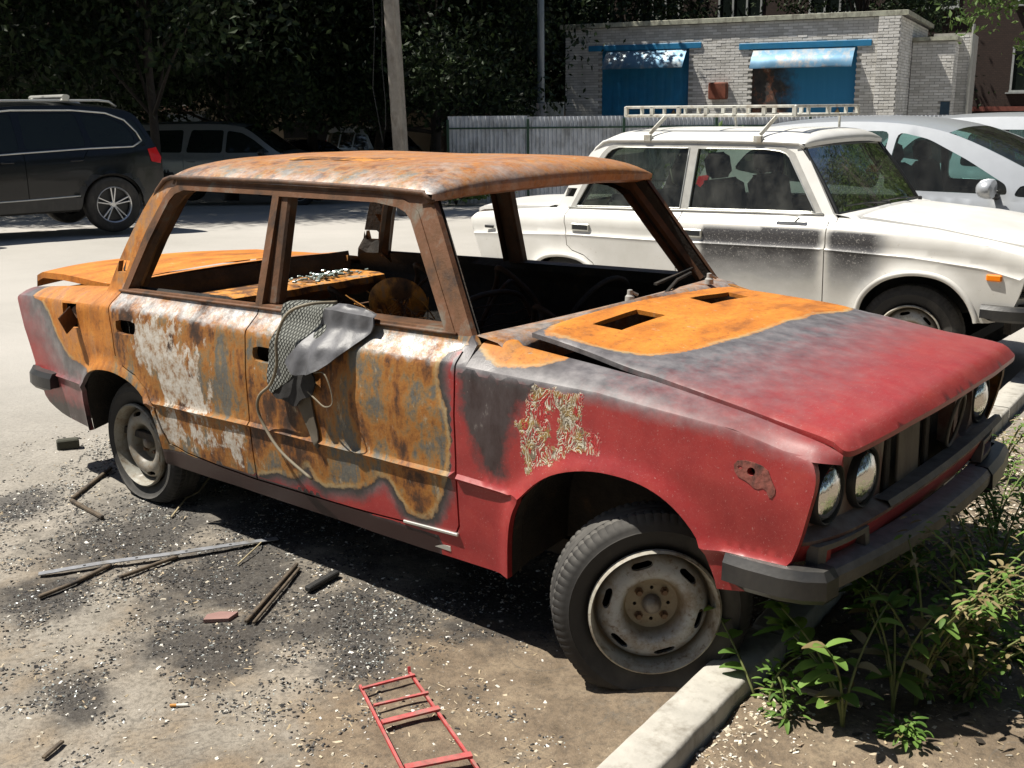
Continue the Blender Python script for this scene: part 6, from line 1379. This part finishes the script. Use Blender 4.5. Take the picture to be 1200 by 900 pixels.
mb = MB(); mb.tube([(-.02, 0, 0), (.012, 0, 0)], .0042, 8); o_ = mb.build('cigarette_end', simple('cigarette_paper', (.7, .68, .62), .8)); tag(o_, 'cigarette end with orange filter lying in the grit', 'cigarette end'); o_.location = (.368, -1.59, gh(.37, -1.59)+.006); o_.rotation_euler.z = .75; mb = MB(); mb.tube([(-.038, 0, 0), (-.020, 0, 0)], .0044, 8); mb.build('filter', simple('cigarette_filter', (.55, .25, .06), .8), o_)
for nm, pts, r_ in (('dry_twig', [(-0.922, -0.78), (-1.032, -0.633), (-1.083, -0.538), (-1.19, -0.40)], .004), ('dry_twig', [(-0.30, -0.91), (-0.369, -0.762), (-.42, -.70)], .003)):
    mb = MB(); mb.tube([(x, y, gh(x, y)+.008+.012*(i % 2)) for i, (x, y) in enumerate(pts)], r_, 5); tag(mb.build(nm, simple('straw_%d' % int(r_*1000), (.40, .33, .2), .8)), 'bent pale twig beside the rear wheel' if r_ > .0035 else 'short pale twig above the metal strip', 'twig')

def chips(name, label, cols, n, sampler, smin, smax, flat=.35, long=1.6, rough=.7, spec=.4):
    m, t, b = mat(name+'_material'); q = NT(t); at = q.attr('tone'); c = q.ramp(at, [(i/(len(cols)-1), c_) for i, c_ in enumerate(cols)], 'CONSTANT' if len(cols) > 2 else 'LINEAR'); t.links.new(c, b.inputs['Base Color']); b.inputs['Roughness'].default_value = rough; b.inputs['Specular IOR Level'].default_value = spec
    P = sampler(n); n = len(P); s_ = rng.uniform(0, 1, n)**2.2*(smax-smin)+smin; a = rng.uniform(0, 6.283, n); base_ = np.array([(-1, -1, 0), (1, -1, 0), (1, 1, 0), (-1, 1, 0), (-.6, -.7, 1), (.7, -.5, 1), (.5, .7, 1), (-.7, .5, 1)], float)*.5
    V = base_[None]*np.stack([s_*rng.uniform(1, long, n), s_*rng.uniform(.5, 1, n), s_*flat*rng.uniform(.5, 1.5, n)], 1)[:, None, :]*rng.uniform(.7, 1.3, (n, 8, 3))
    tl = rng.normal(0, .25, (n, 2)); ca, sa = np.cos(a)[:, None], np.sin(a)[:, None]; x = V[..., 0]*ca-V[..., 1]*sa; y = V[..., 0]*sa+V[..., 1]*ca; z = V[..., 2]+x*tl[:, :1]+y*tl[:, 1:]
    W3 = np.stack([x+P[:, :1], y+P[:, 1:2], z+P[:, 2:3]], 2).reshape(-1, 3); F = np.array([(0, 3, 2, 1), (4, 5, 6, 7), (0, 1, 5, 4), (1, 2, 6, 5), (2, 3, 7, 6), (3, 0, 4, 7)])[None]+np.arange(n)[:, None, None]*8
    mb = MB(); mb.v = [W3]; mb.f = [tuple(f) for f in F.reshape(-1, 4).tolist()]; mb.mi = [0]*len(mb.f); mb.n = len(W3); tn = np.repeat(rng.uniform(0, 1, n), 8)
    return mb.build(name, m, kind='stuff', label=label, attrs=lambda V_: dict(tone=tn))
def wobz(x, y): return noise.noise((x*1.3, y*1.3, 0))*.012+noise.noise((x*5, y*5, 3))*.005+noise.noise((x*17, y*17, 5))*.0025
def put(x, y):
    s_ = ss(.09, .15, x-kx(y)); return np.stack([x, y, np.array([wobz(a, b_) for a, b_ in zip(x, y)])*(1+1.6*s_)-.012+.055*s_+.0005], 1)
def samp(field, lo, hi):
    def f(n):
        X = []; k = 0
        while k < n:
            x = rng.uniform(lo[0], hi[0], n*2); y = rng.uniform(lo[1], hi[1], n*2)
            cl_ = np.array([noise.noise((a*3.1, b_*3.1, 9))+1.1*noise.noise((a*9, b_*9, 4))+.6*noise.noise((a*24, b_*24, 6)) for a, b_ in zip(x, y)]); ok = rng.uniform(0, 1, n*2) < field(x, y, cl_); off_k = (x > kx(y)-.005) & (x < kx(y)+.137); ok &= ~off_k
            X.append(np.stack([x[ok], y[ok]], 1)); k += ok.sum()
        X = np.concatenate(X)[:n]; return put(X[:, 0], X[:, 1])
    return f
L_ = lambda x, y: (x < kx(y))
chips('charred_grit', 'black charred grit and crumbs beside the burnt car', [(.015, .014, .014), (.035, .033, .032), (.08, .075, .07), (.02, .019, .018), (.10, .09, .085)], 30000, samp(lambda x, y, c: L_(x, y)*np.clip(burn_field(x, y)*1.2+c*.9-.30, 0, 1), (-2.4, -2.1), (1.45, .1)), .0018, .011)
chips('broken_glass_crumbs', 'crumbs of broken glass and grey ash in the debris', [(.30, .34, .33), (.5, .52, .50), (.62, .60, .54), (.22, .25, .26)], 4500, samp(lambda x, y, c: L_(x, y)*np.clip(burn_field(x, y)*.9+c*1.1-.36, 0, 1), (-2.3, -2.0), (1.4, -.2)), .002, .008, rough=.25, spec=.8)
chips('pale_stone_chips', 'pale stone and shell chips scattered over the yard', [(.42, .38, .30), (.60, .57, .50), (.30, .24, .17), (.68, .65, .60), (.22, .19, .15)], 4200, samp(lambda x, y, c: L_(x, y)*np.clip(.10+.5*np.exp(-((x-kx(y)+.06)/.10)**2)+.25*burn_field(x, y)+.22*c+.12*ss(-1.0, 1.2, x), 0, 1), (-2.6, -2.4), (1.6, .3)), .0025, .012)
chips('pale_gravel', 'pale gravel and wood chips banked against the far side of the kerb', [(.50, .44, .34), (.62, .58, .50), (.34, .26, .18), (.55, .48, .36), (.66, .63, .58)], 14000, samp(lambda x, y, c: (x > kx(y)+.13)*np.clip(1.0*np.exp(-((x-kx(y)-.17)/.09)**2)*ss(-.40, -.62, y)+.9*ss(.5, 1.4, y)*(c > -.25)+.10+.10*c, 0, 1), (1.1, -2.1), (2.6, 3.4)), .003, .014)
chips('wood_shavings', 'thin wood shavings and straw on the ground', [(.38, .30, .19), (.48, .40, .28), (.24, .17, .10)], 3200, samp(lambda x, y, c: np.clip(.12+.3*ss(-.3, 1.3, x)+.3*c, 0, 1)*(np.abs(x-kx(y)-.06) > .1), (-2.2, -2.3), (2.5, .6)), .003, .0085, .15, 4.5)
chips('leaf_litter', 'dark and dry leaf litter on the shaded soil under the bumper', [(.10, .075, .04), (.05, .04, .03), (.24, .19, .11), (.045, .06, .025)], 2600, samp(lambda x, y, c: (x > kx(y)+.14)*np.clip(.5+c, 0, 1)*ss(-.75, -.35, y), (1.4, -.8), (2.9, 2.8)), .010, .032, .06, 1.5)

# ------------------------------------------------------------ weeds under and beside the bumper
def leaf(mb, tone, p, d, L, w_, curl=.25, tn=None):
    d = Vector(d).normalized(); s_ = d.cross(Vector((0, 0, 1))); s_ = s_.normalized() if s_.length > .01 else Vector((1, 0, 0)); u = s_.cross(d); V = []; n = 5
    tn = random.random() if tn is None else tn
    for i in range(n+1):
        t = i/n; ww = w_*math.sin(math.pi*min(1, t*.86+.07))**.8*(1-.25*t); c = Vector(p)+d*L*t-Vector((0, 0, 1))*curl*L*t*t
        V += [(c-s_*ww*.5+u*ww*.18)[:], c[:], (c+s_*ww*.5+u*ww*.18)[:]]
    F = []
    for i in range(n):
        for j in range(2): F.append((i*3+j, i*3+j+1, i*3+3+j+1, i*3+3+j))
    mb.add(V, F); tone += [tn]*len(V)
def weed(x, y, z0, h, kind, label, cat='weed', seed=0, nst=3, lean=(0, 0)):
    r_ = random.Random(seed); random.seed(seed); root = empty('weed_plant', (x, y, z0), label=label, cat=cat, group='weeds growing under and around the front bumper')
    st = MB(); fo = MB(); tone = []; dr = MB(); dt = []
    for s_ in range(nst):
        a = r_.uniform(0, 6.28); le = r_.uniform(.15, .5); hh = h*r_.uniform(.65, 1); P = []
        for k in range(7):
            t = k/6; P.append(Vector((math.cos(a)*le*h*t*t+lean[0]*t*h, math.sin(a)*le*h*t*t+lean[1]*t*h, hh*(t-.18*t*t))))
        st.tube(P, [.0035*(1-.6*k/6)+.001 for k in range(7)], 5)
        if kind == 'broad':
            for k in range(2, 7):
                for sd in ((-1, 1) if r_.random() < .6 else (r_.choice((-1, 1)),)):
                    b_ = a+sd*r_.uniform(.7, 1.5); tgt = dr if r_.random() < .12 else fo; leaf(tgt, dt if tgt is dr else tone, P[k], (math.cos(b_), math.sin(b_), r_.uniform(-.1, .5)), r_.uniform(.045, .095), r_.uniform(.030, .052), r_.uniform(.1, .5))
            for b_ in (0, 2.4): leaf(fo, tone, P[6], (math.cos(b_+a), math.sin(b_+a), r_.uniform(.1, .8)), r_.uniform(.05, .10), r_.uniform(.02, .036), r_.uniform(.1, .5))
        else:
            for k in range(1, 7):
                for _ in range(r_.randint(7, 10)):
                    b_ = r_.uniform(0, 6.28); q_ = P[k]+Vector((math.cos(b_), math.sin(b_), 0))*r_.uniform(0, .05)+Vector((0, 0, r_.uniform(-.03, .03))); dry = r_.random() < (.45 if kind == 'dry' else .06)
                    tgt = dr if dry else fo; leaf(tgt, dt if dry else tone, q_, (math.cos(b_), math.sin(b_), r_.uniform(-.3, .6)), r_.uniform(.018, .038), r_.uniform(.009, .017), r_.uniform(0, .5))
    st.build('stem', simple('weed_stem', (.14, .16, .05), .7) if 'weed_stem' not in bpy.data.materials else bpy.data.materials['weed_stem'], root, smooth=True)
    if fo.n: fo.build('leaf_cluster', WEED, root, smooth=True, kind='stuff', attrs=lambda V_: dict(tone=np.array(tone)))
    if dr.n: dr.build('dry_leaf_cluster', DRY, root, smooth=True, kind='stuff', attrs=lambda V_: dict(tone=np.array(dt)))
    return root
Z = .045
for i, (x, y, h, kd, ns, ln, lb) in enumerate([
    (1.90, -.66, .42, 'broad', 5, (.0, .0), 'tall broad leaved weed with bright tip leaves in front of the bumper corner'), (1.66, -.66, .34, 'broad', 1, (-.35, .05), 'thin weed climbing over the end of the kerb below the bumper end'), (1.77, -.72, .22, 'small', 1, (0, .1), 'wilted thin stem standing alone on the bare soil'),
    (1.71, -.68, .28, 'small', 1, (-.2, .1), 'spindly weed with one folded leaf beside the kerb end'), (1.97, -.50, .40, 'broad', 4, (0, -.05), 'shaded broad leaved weed under the middle of the bumper'), (2.04, -.10, .22, 'broad', 3, (0, 0), 'dark clump of broad leaves below the bumper blade'),
    (2.00, -.42, .62, 'dry', 6, (.06, .05), 'tall dry leaved weed in front of the near half of the bumper'), (2.03, -.25, .66, 'dry', 7, (.06, -.05), 'sunlit half dry weed with tan flower heads in front of the bumper'), (2.05, -.08, .62, 'dry', 7, (.08, -.05), 'yellowing small leaved weed below the far bumper end'), (2.10, -.30, .34, 'dry', 4, (.1, -.1), 'low straw coloured weed nearest the shadow edge'),
    (1.95, .40, .48, 'small', 6, (.05, 0), 'bushy green weed right of the far bumper end'), (1.80, .95, .44, 'small', 6, (0, 0), 'bushy green weed beside the sunlit kerb'), (1.62, 1.65, .34, 'dry', 5, (0, 0), 'half dry weed behind the far bumper end beside the kerb'), (2.05, .62, .44, 'small', 6, (0, 0), 'green weed at the right picture edge'), (1.58, 2.4, .26, 'small', 4, (0, 0), 'small weed growing on the gravel past the kerb'),
    (2.12, .05, .10, 'small', 3, (0, 0), 'tiny weed on the shaded soil'), (2.02, -.60, .08, 'small', 2, (0, 0), 'tiny seedling at the lower edge of the car shadow'), (2.17, .15, .18, 'broad', 3, (0, 0), 'small broad leaved weed with light leaves at the right'), (1.72, .30, .36, 'small', 5, (0, 0), 'green weed growing up behind the bumper blade'), (1.74, -.10, .44, 'small', 3, (0, 0), 'leafy weed poking up between bumper and valance'),
    (1.36, -.62, .06, 'small', 1, (0, 0), 'tiny green sprout at the foot of the kerb')]):
    weed(x, y, Z if x > 1.5 else -.01, h, kd, lb, seed=40+i, nst=ns, lean=ln)
V = []; c = rng.uniform(0, 1, (2600, 2)); x = 1.72+c[:, 0]*1.0; y = -.35+c[:, 1]*3.0; k_ = np.array([noise.noise((a*2.5, b_*2.5, 2)) for a, b_ in zip(x, y)]) > -.02; cc = np.stack([x, y, rng.uniform(.05, .12, len(x))], 1)[k_]
Vv, Ff, tn_ = leaves(cc, .03, -.2, .6); mb = MB(); mb.v = [Vv]; mb.f = [tuple(f) for f in Ff.tolist()]; mb.mi = [0]*len(Ff); mb.n = len(Vv); mb.build('ground_cover', WEED, kind='stuff', label='low green ground cover on the shaded soil', attrs=lambda V_: dict(tone=tn_))
